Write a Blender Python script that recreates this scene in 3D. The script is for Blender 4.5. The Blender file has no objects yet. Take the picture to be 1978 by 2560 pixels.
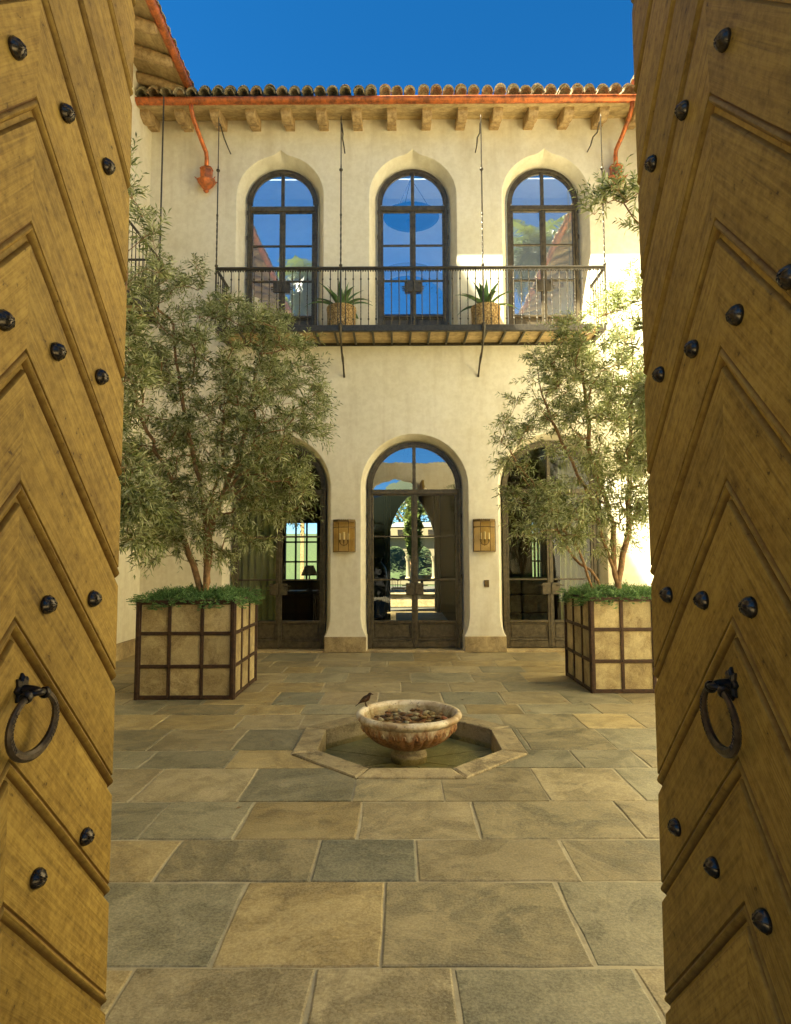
import bpy, bmesh, math, random
from mathutils import Vector, Matrix, geometry
import numpy as np
R = math.radians
rng = random.Random(11)
sc = bpy.context.scene
COL = sc.collection

# ------------------------------------------------------------------ camera, sky, sun, exposure
cam_d = bpy.data.cameras.new('camera'); cam = bpy.data.objects.new('camera', cam_d); COL.objects.link(cam)
cam_d.sensor_fit = 'VERTICAL'; cam_d.sensor_height = 36.0; cam_d.lens = 1556.0 / 2560.0 * 36.0
cam_d.clip_start = 0.02; cam_d.clip_end = 2000
p_, y_, r_ = .0741, .0032, .0034
F = Vector((-math.sin(y_) * math.cos(p_), math.cos(y_) * math.cos(p_), math.sin(p_)))
Rv = Vector((math.cos(y_), math.sin(y_), 0)); U = Rv.cross(F)
R2 = math.cos(r_) * Rv - math.sin(r_) * U; U2 = math.sin(r_) * Rv + math.cos(r_) * U
cam.matrix_world = Matrix(((R2.x, U2.x, -F.x, 0), (R2.y, U2.y, -F.y, 0), (R2.z, U2.z, -F.z, 1.5), (0, 0, 0, 1)))
sc.camera = cam

SUN_TO = Vector((-1.0, -0.57, 1.8)).normalized()
SUN_EL = math.asin(SUN_TO.z); SUN_ROT = math.atan2(SUN_TO.x, SUN_TO.y)
w = bpy.data.worlds.new('World'); sc.world = w; w.use_nodes = True
nt = w.node_tree; nt.nodes.clear()
sky = nt.nodes.new('ShaderNodeTexSky'); sky.sky_type = 'NISHITA'; sky.sun_disc = False
sky.sun_elevation = SUN_EL; sky.sun_rotation = SUN_ROT
sky.altitude = 3000; sky.air_density = 0.85; sky.dust_density = 0.1; sky.ozone_density = 3.0
hs = nt.nodes.new('ShaderNodeHueSaturation'); hs.inputs['Saturation'].default_value = 1.32; hs.inputs['Value'].default_value = .62; hs.inputs['Hue'].default_value = 0.495
bg = nt.nodes.new('ShaderNodeBackground'); bg.inputs['Strength'].default_value = 0.05
wo = nt.nodes.new('ShaderNodeOutputWorld')
nt.links.new(sky.outputs[0], hs.inputs['Color']); nt.links.new(hs.outputs[0], bg.inputs[0]); nt.links.new(bg.outputs[0], wo.inputs[0])
sl = bpy.data.lights.new('sun', 'SUN'); sl.energy = 5.0; sl.angle = R(0.5); sl.color = (1.0, .93, .74)
so = bpy.data.objects.new('sun', sl); COL.objects.link(so)
so.rotation_euler = (-SUN_TO).to_track_quat('-Z', 'Y').to_euler()
vs = sc.view_settings
vs.view_transform = 'Standard'; vs.look = 'None'; vs.gamma = 1; vs.use_curve_mapping = False
vs.exposure = 3.12
try:
    sc.cycles.max_bounces = 10; sc.cycles.diffuse_bounces = 6; sc.cycles.transparent_max_bounces = 24
    sc.cycles.glossy_bounces = 4
except Exception: pass

# ------------------------------------------------------------------ materials
def ramp(nt, fac, stops):
    n = nt.nodes.new('ShaderNodeValToRGB'); e = n.color_ramp.elements
    while len(e) < len(stops): e.new(.5)
    for i, (p, c) in enumerate(stops): e[i].position = p; e[i].color = (*c, 1)
    nt.links.new(fac, n.inputs[0]); return n.outputs[0]
def noise(nt, vec, scale, detail=4, rough=.55, dist=0):
    n = nt.nodes.new('ShaderNodeTexNoise'); n.inputs['Scale'].default_value = scale
    n.inputs['Detail'].default_value = detail; n.inputs['Roughness'].default_value = rough; n.inputs['Distortion'].default_value = dist
    nt.links.new(vec, n.inputs['Vector']); return n.outputs['Fac']
def mixc(nt, fac, a, b, mode='MIX'):
    n = nt.nodes.new('ShaderNodeMix'); n.data_type = 'RGBA'; n.blend_type = mode
    for sock, v in ((n.inputs[0], fac), (n.inputs[6], a), (n.inputs[7], b)):
        if isinstance(v, (int, float)): sock.default_value = v
        elif isinstance(v, tuple): sock.default_value = (*v, 1)
        else: nt.links.new(v, sock)
    return n.outputs[2]
def mth(nt, op, a, b=0.0):
    n = nt.nodes.new('ShaderNodeMath'); n.operation = op
    for s, v in zip(n.inputs, (a, b)):
        if isinstance(v, (int, float)): s.default_value = v
        else: nt.links.new(v, s)
    return n.outputs[0]
def bump(nt, h, strength, dist=.01, prev=None):
    n = nt.nodes.new('ShaderNodeBump'); n.inputs['Strength'].default_value = strength; n.inputs['Distance'].default_value = dist
    nt.links.new(h, n.inputs['Height'])
    if prev is not None: nt.links.new(prev, n.inputs['Normal'])
    return n.outputs[0]
def new_mat(name):
    m = bpy.data.materials.new(name); m.use_nodes = True
    return m, m.node_tree, m.node_tree.nodes['Principled BSDF']
def pos(nt, objrand=0.0, scale=None):
    g = nt.nodes.new('ShaderNodeNewGeometry'); v = g.outputs['Position']
    if scale:
        s = nt.nodes.new('ShaderNodeVectorMath'); s.operation = 'MULTIPLY'; nt.links.new(v, s.inputs[0]); s.inputs[1].default_value = scale; v = s.outputs[0]
    if objrand:
        o = nt.nodes.new('ShaderNodeObjectInfo'); a = nt.nodes.new('ShaderNodeVectorMath'); a.operation = 'SCALE'
        cm = nt.nodes.new('ShaderNodeCombineXYZ')
        for i in range(3): nt.links.new(o.outputs['Random'], cm.inputs[i])
        nt.links.new(cm.outputs[0], a.inputs[0]); a.inputs['Scale'].default_value = objrand
        b = nt.nodes.new('ShaderNodeVectorMath'); nt.links.new(v, b.inputs[0]); nt.links.new(a.outputs[0], b.inputs[1]); v = b.outputs[0]
    return v
def orand(nt): return nt.nodes.new('ShaderNodeObjectInfo').outputs['Random']
def simple(name, c, rough=.6, metal=0.0, spec=.5, vary=.25, sc_=6.0, bmp=.2, bsc=60.0, bd=.003, c2=None, objr=0.0, rpos=0.0):
    m, nt, b = new_mat(name)
    v = pos(nt, rpos)
    c2 = c2 or tuple(x * (1 - vary) for x in c)
    col = ramp(nt, noise(nt, v, sc_, 8, .7), [(.38, c2), (.62, c)])
    if objr:
        k = mth(nt, 'ADD', mth(nt, 'MULTIPLY', orand(nt), objr), 1 - objr / 2)
        cm = nt.nodes.new('ShaderNodeCombineColor')
        for i in range(3): nt.links.new(k, cm.inputs[i])
        col = mixc(nt, 1.0, col, cm.outputs[0], 'MULTIPLY')
    nt.links.new(col, b.inputs['Base Color'])
    b.inputs['Roughness'].default_value = rough; b.inputs['Metallic'].default_value = metal
    b.inputs['Specular IOR Level'].default_value = spec
    if bmp: nt.links.new(bump(nt, noise(nt, v, bsc, 5, .6), bmp, bd), b.inputs['Normal'])
    return m
M = {}
def stucco():
    m, nt, b = new_mat('stucco'); v = pos(nt)
    big = noise(nt, v, 1.1, 5, .6); fine = noise(nt, v, 9, 8, .7)
    col = ramp(nt, big, [(.3, (.71, .645, .46)), (.5, (.78, .72, .54)), (.7, (.83, .78, .62))])
    col = mixc(nt, .35, col, ramp(nt, fine, [(.42, (.66, .59, .41)), (.58, (.83, .77, .59))]))
    st = noise(nt, pos(nt, 0, (1.6, 1.6, .25)), 2.2, 5, .6)
    col = mixc(nt, ramp(nt, st, [(.52, (0, 0, 0)), (.7, (.38, .38, .38))]), col, (.52, .43, .26))
    nt.links.new(col, b.inputs['Base Color']); b.inputs['Roughness'].default_value = .9; b.inputs['Specular IOR Level'].default_value = .15
    n1 = bump(nt, noise(nt, v, 2.2, 3, .5), .35, .03)
    nt.links.new(bump(nt, noise(nt, v, 70, 6, .65), .35, .004, n1), b.inputs['Normal'])
    return m
M['stucco'] = stucco()
def stone(name, ca, cb, cc, rough=.62, spots=(.10, .09, .07)):
    m, nt, b = new_mat(name); v = pos(nt, 37.0)
    big = noise(nt, v, 1.9, 6, .62, .9); mid = noise(nt, v, 7, 10, .75, .5); fine = noise(nt, v, 95, 4, .75); sp = noise(nt, v, 42, 4, .65)
    col = ramp(nt, big, [(.36, ca), (.5, cb), (.64, cc)])
    col = mixc(nt, .42, col, ramp(nt, mid, [(.40, tuple(x * .62 for x in ca)), (.50, cb), (.60, tuple(min(1, x * 1.35) for x in cc))]))
    cl = noise(nt, v, 1.25, 7, .62, 1.8)
    col = mixc(nt, ramp(nt, cl, [(.53, (0, 0, 0)), (.56, (.42, .42, .42))]), col, tuple(min(1, x * 1.18) for x in cc))
    col = mixc(nt, ramp(nt, cl, [(.40, (.40, .40, .40)), (.43, (0, 0, 0))]), col, tuple(x * .75 for x in ca))
    col = mixc(nt, ramp(nt, sp, [(.64, (0, 0, 0)), (.70, (.5, .5, .5))]), col, tuple(min(1, x * 1.9) for x in cb))
    col = mixc(nt, ramp(nt, sp, [(.29, (.5, .5, .5)), (.33, (0, 0, 0))]), col, spots)
    col = mixc(nt, .20, col, ramp(nt, fine, [(.40, (.03, .03, .02)), (.60, (.60, .54, .36))]))
    k = mth(nt, 'ADD', mth(nt, 'MULTIPLY', orand(nt), .34), .82)
    cm = nt.nodes.new('ShaderNodeCombineColor')
    for i in range(3): nt.links.new(k, cm.inputs[i])
    col = mixc(nt, 1.0, col, cm.outputs[0], 'MULTIPLY')
    nt.links.new(col, b.inputs['Base Color'])
    nt.links.new(ramp(nt, mid, [(.3, (rough - .14,) * 3), (.7, (rough + .14,) * 3)]), b.inputs['Roughness'])
    b.inputs['Specular IOR Level'].default_value = .4
    n1 = bump(nt, mid, .45, .014, bump(nt, cl, .5, .03))
    nt.links.new(bump(nt, fine, .35, .002, n1), b.inputs['Normal'])
    return m
PAV = {'t': stone('sandstone_tan', (.185, .145, .066), (.285, .225, .108), (.37, .30, .16), .52),
       'o': stone('sandstone_ochre', (.215, .150, .052), (.315, .228, .085), (.39, .30, .13), .52),
       'g': stone('bluestone_grey', (.130, .118, .062), (.205, .185, .106), (.29, .255, .15), .5),
       'G': stone('bluestone_dark', (.098, .096, .058), (.145, .140, .086), (.21, .195, .12), .5),
       'm': stone('sandstone_mixed', (.125, .112, .058), (.245, .200, .100), (.35, .28, .14), .52),
       'p': stone('sandstone_pink', (.25, .180, .085), (.33, .25, .13), (.39, .31, .17), .52)}
M['mortar'] = simple('mortar', (.46, .40, .25), .95, vary=.3, sc_=9, bmp=.6, bsc=150)
M['earth'] = simple('earth', (.22, .18, .11), .95)
M['plinth'] = stone('plinth_stone', (.22, .14, .05), (.36, .255, .105), (.48, .36, .17), .75)
M['curb'] = stone('curb_stone', (.10, .065, .022), (.29, .215, .095), (.44, .35, .18), .7, (.07, .05, .02))
M['panel_dummy'] = None
M['marble'] = simple('basin_floor', (.36, .33, .19), .5, c2=(.20, .19, .10), sc_=4)
def bowlmat():
    m, nt, b = new_mat('weathered_marble'); v = pos(nt)
    n = noise(nt, v, 5, 8, .65, .4); f = noise(nt, v, 40, 6, .7)
    sp = nt.nodes.new('ShaderNodeSeparateXYZ'); nt.links.new(v, sp.inputs[0])
    z = sp.outputs[2]
    col = ramp(nt, n, [(.40, (.33, .22, .10)), (.50, (.55, .44, .27)), (.60, (.68, .60, .43))])
    stain = noise(nt, pos(nt, 0, (1, 1, .22)), 16, 5, .6)
    low = ramp(nt, mth(nt, 'ADD', mth(nt, 'MULTIPLY', z, -2.2), stain), [(.10, (0, 0, 0)), (.30, (.95, .95, .95))])
    col = mixc(nt, low, col, ramp(nt, f, [(.38, (.20, .070, .020)), (.62, (.44, .20, .065))]))
    col = mixc(nt, ramp(nt, f, [(.36, (.75, .75, .75)), (.43, (0, 0, 0))]), col, (.13, .085, .04))
    nt.links.new(col, b.inputs['Base Color']); b.inputs['Roughness'].default_value = .55
    nt.links.new(bump(nt, f, .5, .006), b.inputs['Normal']); return m
M['bowl'] = bowlmat()
def gatewood():
    m, nt, b = new_mat('oiled_gate_wood')
    uv = nt.nodes.new('ShaderNodeUVMap').outputs[0]
    s = nt.nodes.new('ShaderNodeVectorMath'); s.operation = 'MULTIPLY'; nt.links.new(uv, s.inputs[0]); s.inputs[1].default_value = (1.5, 46, 1)
    o = nt.nodes.new('ShaderNodeCombineXYZ'); rn = mth(nt, 'MULTIPLY', orand(nt), 53.0)
    nt.links.new(rn, o.inputs[0]); nt.links.new(rn, o.inputs[1]); nt.links.new(rn, o.inputs[2])
    a = nt.nodes.new('ShaderNodeVectorMath'); nt.links.new(s.outputs[0], a.inputs[0]); nt.links.new(o.outputs[0], a.inputs[1]); v = a.outputs[0]
    grain = noise(nt, v, 1.6, 9, .7, .9)
    p = pos(nt, 9.0)
    blot = noise(nt, p, 4.5, 6, .6, .5); sm = noise(nt, p, 38, 5, .65)
    col = ramp(nt, grain, [(.34, (.080, .042, .008)), (.46, (.24, .145, .024)), (.62, (.43, .285, .058))])
    col = mixc(nt, .42, col, ramp(nt, blot, [(.36, (.13, .076, .014)), (.50, (.26, .160, .027)), (.64, (.40, .265, .056))]))
    col = mixc(nt, .3, col, ramp(nt, sm, [(.40, (.11, .065, .014)), (.60, (.38, .26, .065))]))
    col = mixc(nt, ramp(nt, sm, [(.30, (.85, .85, .85)), (.36, (0, 0, 0))]), col, (.05, .028, .008))
    at = nt.nodes.new('ShaderNodeAttribute'); at.attribute_name = 'groove_tone'
    col = mixc(nt, at.outputs['Fac'], col, (.115, .055, .013))
    k = mth(nt, 'ADD', mth(nt, 'MULTIPLY', orand(nt), .24), .88)
    cm = nt.nodes.new('ShaderNodeCombineColor')
    for i in range(3): nt.links.new(k, cm.inputs[i])
    col = mixc(nt, 1.0, col, cm.outputs[0], 'MULTIPLY')
    nt.links.new(col, b.inputs['Base Color']); b.inputs['Roughness'].default_value = .55; b.inputs['Specular IOR Level'].default_value = .18
    n1 = bump(nt, grain, .45, .005)
    nt.links.new(bump(nt, sm, .2, .003, n1), b.inputs['Normal']); return m
M['gate'] = gatewood()
M['iron'] = simple('wrought_iron', (.085, .072, .048), .45, .6, vary=.4, sc_=30, bmp=.4, bsc=90)
M['dark_iron'] = simple('hammered_bronze', (.035, .028, .022), .34, .7, vary=.5, sc_=60, bmp=.5, bsc=120, bd=.002)
M['ring'] = simple('worn_bronze_ring', (.085, .062, .040), .38, .6, vary=.5, sc_=45, bmp=.4, bsc=120, bd=.002)
M['stud'] = simple('cast_stud_metal', (.075, .062, .048), .26, .75, vary=.5, sc_=70, bmp=.3, bsc=140, bd=.001)
M['bronze'] = simple('bronze_window_frame', (.125, .100, .055), .42, .30, c2=(.060, .046, .024), sc_=14, bmp=.15)
M['copper'] = simple('copper', (.68, .19, .05), .38, .5, c2=(.24, .085, .035), sc_=11, bmp=.15, bsc=25)
M['rafter'] = simple('rafter_wood', (.50, .35, .16), .7, c2=(.26, .165, .065), sc_=14, bmp=.3, bsc=40, rpos=5)
M['soffit'] = simple('soffit_boards', (.52, .39, .19), .75, c2=(.33, .235, .10), sc_=10, rpos=5, objr=.3)
M['tile'] = None
def tilemat():
    m, nt, b = new_mat('clay_tile'); v = pos(nt, 11)
    c0 = ramp(nt, orand(nt), [(0, (.30, .22, .10)), (.3, (.42, .32, .16)), (.55, (.27, .23, .11)), (.75, (.40, .24, .11)), (1, (.50, .42, .25))])
    c1 = mixc(nt, ramp(nt, noise(nt, v, 22, 6, .7), [(.42, (0, 0, 0)), (.6, (.8, .8, .8))]), c0, (.10, .085, .045))
    c1 = mixc(nt, ramp(nt, noise(nt, v, 31, 5, .6), [(.58, (0, 0, 0)), (.66, (.75, .75, .75))]), c1, (.52, .48, .34))
    nt.links.new(c1, b.inputs['Base Color']); b.inputs['Roughness'].default_value = .85
    nt.links.new(bump(nt, noise(nt, v, 50, 5), .5, .006), b.inputs['Normal']); return m
M['tile'] = tilemat()
M['panel'] = stone('planter_panel_stone', (.22, .135, .040), (.38, .28, .115), (.50, .40, .20), .7, (.12, .07, .03))
M['rust'] = simple('rusted_steel', (.075, .038, .020), .6, .4, vary=.5, sc_=24, bmp=.5, bsc=80)
M['pot'] = None
def potmat():
    m, nt, b = new_mat('carved_terracotta'); v = pos(nt)
    vo = nt.nodes.new('ShaderNodeTexVoronoi'); vo.feature = 'DISTANCE_TO_EDGE'; vo.inputs['Scale'].default_value = 22; nt.links.new(v, vo.inputs['Vector'])
    k = ramp(nt, vo.outputs['Distance'], [(.02, (0, 0, 0)), (.12, (1, 1, 1))])
    col = mixc(nt, k, (.20, .11, .03), ramp(nt, noise(nt, v, 20, 6), [(.4, (.46, .29, .095)), (.6, (.66, .46, .19))]))
    nt.links.new(col, b.inputs['Base Color']); b.inputs['Roughness'].default_value = .8
    nt.links.new(bump(nt, k, .8, .012), b.inputs['Normal']); return m
M['pot'] = potmat()
def leafmat(name, stops, trans=.3):
    m, nt, b = new_mat(name)
    g = nt.nodes.new('ShaderNodeNewGeometry')
    col = ramp(nt, g.outputs['Random Per Island'], stops)
    col = mixc(nt, ramp(nt, noise(nt, g.outputs['Position'], 2.2, 4), [(.48, (.0, .0, .0)), (.62, (.5, .5, .5))]), col, stops[0][1])
    nt.links.new(col, b.inputs['Base Color']); b.inputs['Roughness'].default_value = .45; b.inputs['Specular IOR Level'].default_value = .4
    t = nt.nodes.new('ShaderNodeBsdfTranslucent'); nt.links.new(mixc(nt, .4, col, (.25, .30, .04)), t.inputs['Color'])
    mx = nt.nodes.new('ShaderNodeMixShader'); mx.inputs[0].default_value = trans
    nt.links.new(b.outputs[0], mx.inputs[1]); nt.links.new(t.outputs[0], mx.inputs[2])
    nt.links.new(mx.outputs[0], nt.nodes['Material Output'].inputs[0]); return m
M['olive'] = leafmat('olive_leaves', [(0, (.050, .070, .020)), (.20, (.19, .225, .070)), (.5, (.36, .39, .155)), (1, (.68, .70, .42))], .38)
M['cover'] = leafmat('juniper_sprigs', [(0, (.045, .12, .040)), (.5, (.11, .24, .075)), (1, (.25, .42, .15))])
M['agave'] = simple('agave_leaf', (.16, .26, .09), .4, c2=(.08, .16, .07), sc_=12, bmp=.1)
M['bark'] = simple('olive_bark', (.36, .20, .085), .85, c2=(.17, .10, .045), sc_=16, bmp=.6, bsc=45, bd=.01)
M['tree_far'] = leafmat('far_leaves', [(0, (.035, .055, .012)), (1, (.10, .13, .03))])
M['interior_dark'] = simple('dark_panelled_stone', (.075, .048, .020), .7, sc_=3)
M['interior_wall'] = simple('interior_plaster', (.55, .47, .32), .8, vary=.1)
M['pale_plaster'] = simple('pale_vault_plaster', (.80, .80, .76), .8, vary=.06)
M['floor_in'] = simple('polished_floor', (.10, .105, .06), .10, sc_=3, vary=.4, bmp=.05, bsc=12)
M['curtain'] = simple('green_curtain', (.24, .25, .10), .8, vary=.15)
M['black'] = simple('dark_wood', (.012, .009, .006), .5, bmp=0)
M['cream'] = simple('pavilion_plaster', (.26, .215, .125), .8, vary=.12)
M['white'] = simple('white_awning', (.45, .45, .42), .7, vary=.05)
M['reflection_screen'] = leafmat('reflection_screen_leaves', [(0, (.008, .014, .004)), (1, (.03, .045, .010))], .1)
M['dark_earth'] = simple('shaded_earth', (.05, .045, .03), .95)
M['lawn'] = simple('lawn', (.026, .046, .008), .9, sc_=3)
M['lamp_shade'] = simple('lamp_shade', (.05, .035, .02), .8)
M['wax'] = simple('candle_wax', (.90, .86, .66), .5, vary=.05, bmp=0)
M['lantern_back'] = simple('lantern_back_plate', (.62, .47, .22), .5, .2, vary=.2)
M['brass'] = simple('aged_brass', (.20, .13, .045), .45, .5, vary=.4, sc_=30)
M['log'] = simple('split_log', (.42, .26, .12), .8, c2=(.22, .12, .05), sc_=20, rpos=4)
M['bird'] = simple('brown_bronze_bird', (.085, .042, .020), .45, .4, vary=.4, sc_=60, bmp=.3)
M['blue_door'] = simple('blue_studded_door', (.10, .20, .42), .6)
PEB = [simple('pebble_' + n, c, .3, vary=.3, sc_=40, bmp=.1, objr=.35) for n, c in (('brown', (.24, .12, .04)), ('tan', (.40, .27, .11)), ('cream', (.58, .50, .32)), ('rust', (.30, .11, .035)))]
def glass(name, refl, tint, wav=.02, rough=0.0, fr=None):
    m = bpy.data.materials.new(name); m.use_nodes = True; nt = m.node_tree; nt.nodes.clear()
    g = nt.nodes.new('ShaderNodeBsdfGlossy'); g.inputs['Roughness'].default_value = rough; g.inputs['Color'].default_value = (1, 1, 1, 1)
    t = nt.nodes.new('ShaderNodeBsdfTransparent'); t.inputs['Color'].default_value = (*tint, 1)
    lw = nt.nodes.new('ShaderNodeLayerWeight'); lw.inputs['Blend'].default_value = .25
    f = mth(nt, 'ADD', mth(nt, 'MULTIPLY', lw.outputs['Fresnel'], (1.0 - refl) if fr is None else fr), refl)
    mx = nt.nodes.new('ShaderNodeMixShader'); nt.links.new(f, mx.inputs[0]); nt.links.new(t.outputs[0], mx.inputs[1]); nt.links.new(g.outputs[0], mx.inputs[2])
    b = bump(nt, noise(nt, pos(nt), 3.5, 2, .4), wav, .05); nt.links.new(b, g.inputs['Normal'])
    o = nt.nodes.new('ShaderNodeOutputMaterial'); nt.links.new(mx.outputs[0], o.inputs[0]); return m
M['coated_glass'] = glass('coated_glass', .50, (.75, .85, 1.0))
M['clear_glass'] = glass('clear_glass', .03, (.92, .95, .85), .02, 0, .45)
M['fan_glass'] = glass('fan_glass', .34, (.92, .95, .85))
M['lantern_glass'] = glass('lantern_glass', .06, (.95, .86, .66), .05)
M['water'] = glass('water', .02, (.90, .90, .72), .5, 0.0, .55)
M['bowl_water'] = glass('bowl_water', .01, (.95, .95, .85), .1, 0.0, .30)
def wn():
    nt = M['water'].node_tree
    for n in nt.nodes:
        if n.type == 'TEX_NOISE': n.inputs['Scale'].default_value = 9; n.inputs['Detail'].default_value = 4; n.inputs['Distortion'].default_value = 1.5
        if n.type == 'BUMP': n.inputs['Strength'].default_value = .5; n.inputs['Distance'].default_value = .02
wn()

# ------------------------------------------------------------------ mesh helpers
class MB:
    def __init__(s): s.v = []; s.f = []; s.uv = None
    def add(s, vs_, fs):
        o = len(s.v); s.v += [tuple(v) for v in vs_]; s.f += [tuple(i + o for i in f) for f in fs]; return s
    def box(s, x0, x1, y0, y1, z0, z1):
        return s.add([(x0, y0, z0), (x1, y0, z0), (x1, y1, z0), (x0, y1, z0), (x0, y0, z1), (x1, y0, z1), (x1, y1, z1), (x0, y1, z1)],
                     [(0, 3, 2, 1), (4, 5, 6, 7), (0, 1, 5, 4), (1, 2, 6, 5), (2, 3, 7, 6), (3, 0, 4, 7)])
    def cbox(s, x0, x1, y0, y1, z0, z1, c=.006):
        bm = bmesh.new(); bmesh.ops.create_cube(bm, size=1)
        for v in bm.verts: v.co = Vector(((x0 + x1) / 2 + v.co.x * (x1 - x0), (y0 + y1) / 2 + v.co.y * (y1 - y0), (z0 + z1) / 2 + v.co.z * (z1 - z0)))
        bmesh.ops.bevel(bm, geom=bm.edges[:], offset=c, segments=1, affect='EDGES')
        bm.verts.index_update(); s.add([v.co[:] for v in bm.verts], [[v.index for v in f.verts] for f in bm.faces]); bm.free(); return s
    def loft(s, rings, closed=True, cap0=True, cap1=True):
        n = len(rings[0]); o = len(s.v)
        for r in rings: s.v += [tuple(v) for v in r]
        for i in range(len(rings) - 1):
            for j in range(n if closed else n - 1):
                a = o + i * n + j; b = o + i * n + (j + 1) % n; s.f.append((a, b, b + n, a + n))
        if cap0: s.f.append(tuple(o + j for j in reversed(range(n))))
        if cap1: s.f.append(tuple(o + (len(rings) - 1) * n + j for j in range(n)))
        return s
    def tube(s, pts, rad, n=6, twist=0.0, cap=True, square=False):
        pts = [Vector(p) for p in pts]; rings = []; up = None
        if not isinstance(rad, (list, tuple)): rad = [rad] * len(pts)
        for i, p in enumerate(pts):
            d = (pts[min(i + 1, len(pts) - 1)] - pts[max(i - 1, 0)]).normalized()
            if up is None:
                up = Vector((0, 0, 1)) if abs(d.z) < .9 else Vector((1, 0, 0))
            x = d.cross(up).normalized() if d.cross(up).length > 1e-4 else Vector((1, 0, 0)); up = x.cross(d).normalized()
            tw = twist * i if not isinstance(twist, (list, tuple)) else twist[i]
            off = math.pi / n if square else 0
            rings.append([p + rad[i] * (math.cos(2 * math.pi * k / n + off + tw) * x + math.sin(2 * math.pi * k / n + off + tw) * up) for k in range(n)])
        return s.loft(rings, True, cap, cap)
    def lathe(s, prof, n=24, c=(0, 0, 0), mod=None, cap0=False, cap1=False):
        rings = []
        for (r, z) in prof:
            ring = []
            for k in range(n):
                a = 2 * math.pi * k / n; rr = mod(r, z, a) if mod else r
                ring.append((c[0] + rr * math.cos(a), c[1] + rr * math.sin(a), c[2] + z))
            rings.append(ring)
        return s.loft(rings, True, cap0, cap1)
    def xf(s, mat):
        s.v = [tuple(mat @ Vector(v)) for v in s.v]; return s
    def build(s, name, mat, parent=None, smooth=False, loc=None):
        me = bpy.data.meshes.new(name); me.from_pydata(s.v, [], s.f)
        if mat: me.materials.append(mat)
        if smooth:
            me.polygons.foreach_set('use_smooth', [True] * len(me.polygons))
            if smooth != 'full':
                try: me.set_sharp_from_angle(angle=R(38))
                except Exception: pass
        me.update()
        o = bpy.data.objects.new(name, me); COL.objects.link(o)
        if parent: o.parent = parent
        if loc is not None: o.location = loc
        return o
def empty(name, label=None, cat=None, loc=(0, 0, 0), group=None, kind=None):
    o = bpy.data.objects.new(name, None); COL.objects.link(o); o.location = loc; o.empty_display_size = .1
    return tag(o, label, cat, group, kind)
def tag(o, label=None, cat=None, group=None, kind=None):
    if label: o['label'] = label
    if cat: o['category'] = cat
    if group: o['group'] = group
    if kind: o['kind'] = kind
    return o
def copy_tree(o, parent=None):
    c = o.copy(); COL.objects.link(c); c.parent = parent
    for ch in list(o.children): copy_tree(ch, c)
    return c
def inst(name, me, parent, loc=(0, 0, 0), rot=None, scale=None):
    o = bpy.data.objects.new(name, me); COL.objects.link(o); o.parent = parent; o.location = loc
    if rot: o.rotation_euler = rot
    if scale: o.scale = scale
    return o
def tess(outer, holes, y, flip=False):
    polys = [[Vector((x, z, 0)) for x, z in outer]] + [[Vector((x, z, 0)) for x, z in h] for h in holes]
    tris = geometry.tessellate_polygon(polys)
    vs_ = [(p.x, y, p.y) for pl in polys for p in pl]
    out = []
    for t in tris:
        a, b, c = (Vector(vs_[i]) for i in t)
        n = (b - a).cross(c - a)
        out.append(tuple(t) if n.y < 0 else (t[0], t[2], t[1]))
    return vs_, out

# ------------------------------------------------------------------ courtyard constants
YW = 10.10          # facade plane
YF = 10.35          # window frame plane
WX = (-1.965, 0.28, 2.52)
XL, XR = -4.17, 4.73
OC = (0.087, 5.27); OR = 0.982

# ------------------------------------------------------------------ paving
def clip(poly, n, d, keep_out):
    out = []
    for i in range(len(poly)):
        a, b = poly[i], poly[(i + 1) % len(poly)]
        da = a[0] * n[0] + a[1] * n[1] - d; db = b[0] * n[0] + b[1] * n[1] - d
        if keep_out: da, db = -da, -db
        if da <= 0: out.append(a)
        if (da < 0 < db) or (db < 0 < da):
            t = da / (da - db); out.append((a[0] + t * (b[0] - a[0]), a[1] + t * (b[1] - a[1])))
    return out
def minus_oct(poly, rad):
    frags = []; cur = poly
    for k in range(8):
        a = k * math.pi / 4; n = (math.cos(a), math.sin(a)); d = rad * math.cos(math.pi / 8) + OC[0] * n[0] + OC[1] * n[1]
        fr = clip(cur, n, d, True)
        if len(fr) >= 3: frags.append(fr)
        cur = clip(cur, n, d, False)
        if len(cur) < 3: return frags, False
    return frags, True
ground = MB().add([(-400, -400, -.5), (400, -400, -.5), (400, 400, -.5), (-400, 400, -.5)], [(0, 1, 2, 3)]).build('ground', M['dark_earth'])
tag(ground, kind='structure')
mb = MB()
fr, _ = minus_oct([(XL, -3), (XR, -3), (XR, YW + .1), (XL, YW + .1)], OR)
for f in fr: mb.add([(x, y, -.004) for x, y in f], [tuple(range(len(f)))])
paving = mb.build('paving', M['mortar']); tag(paving, kind='structure')
rowsY = [9.93 + .12, 9.235, 8.774, 8.311, 7.674, 7.129, 6.532, 6.129, 5.614, 5.006, 4.586, 3.972, 3.452, 3.015, 2.407, 1.78, 1.2, .6, 0, -.6, -1.3]
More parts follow.
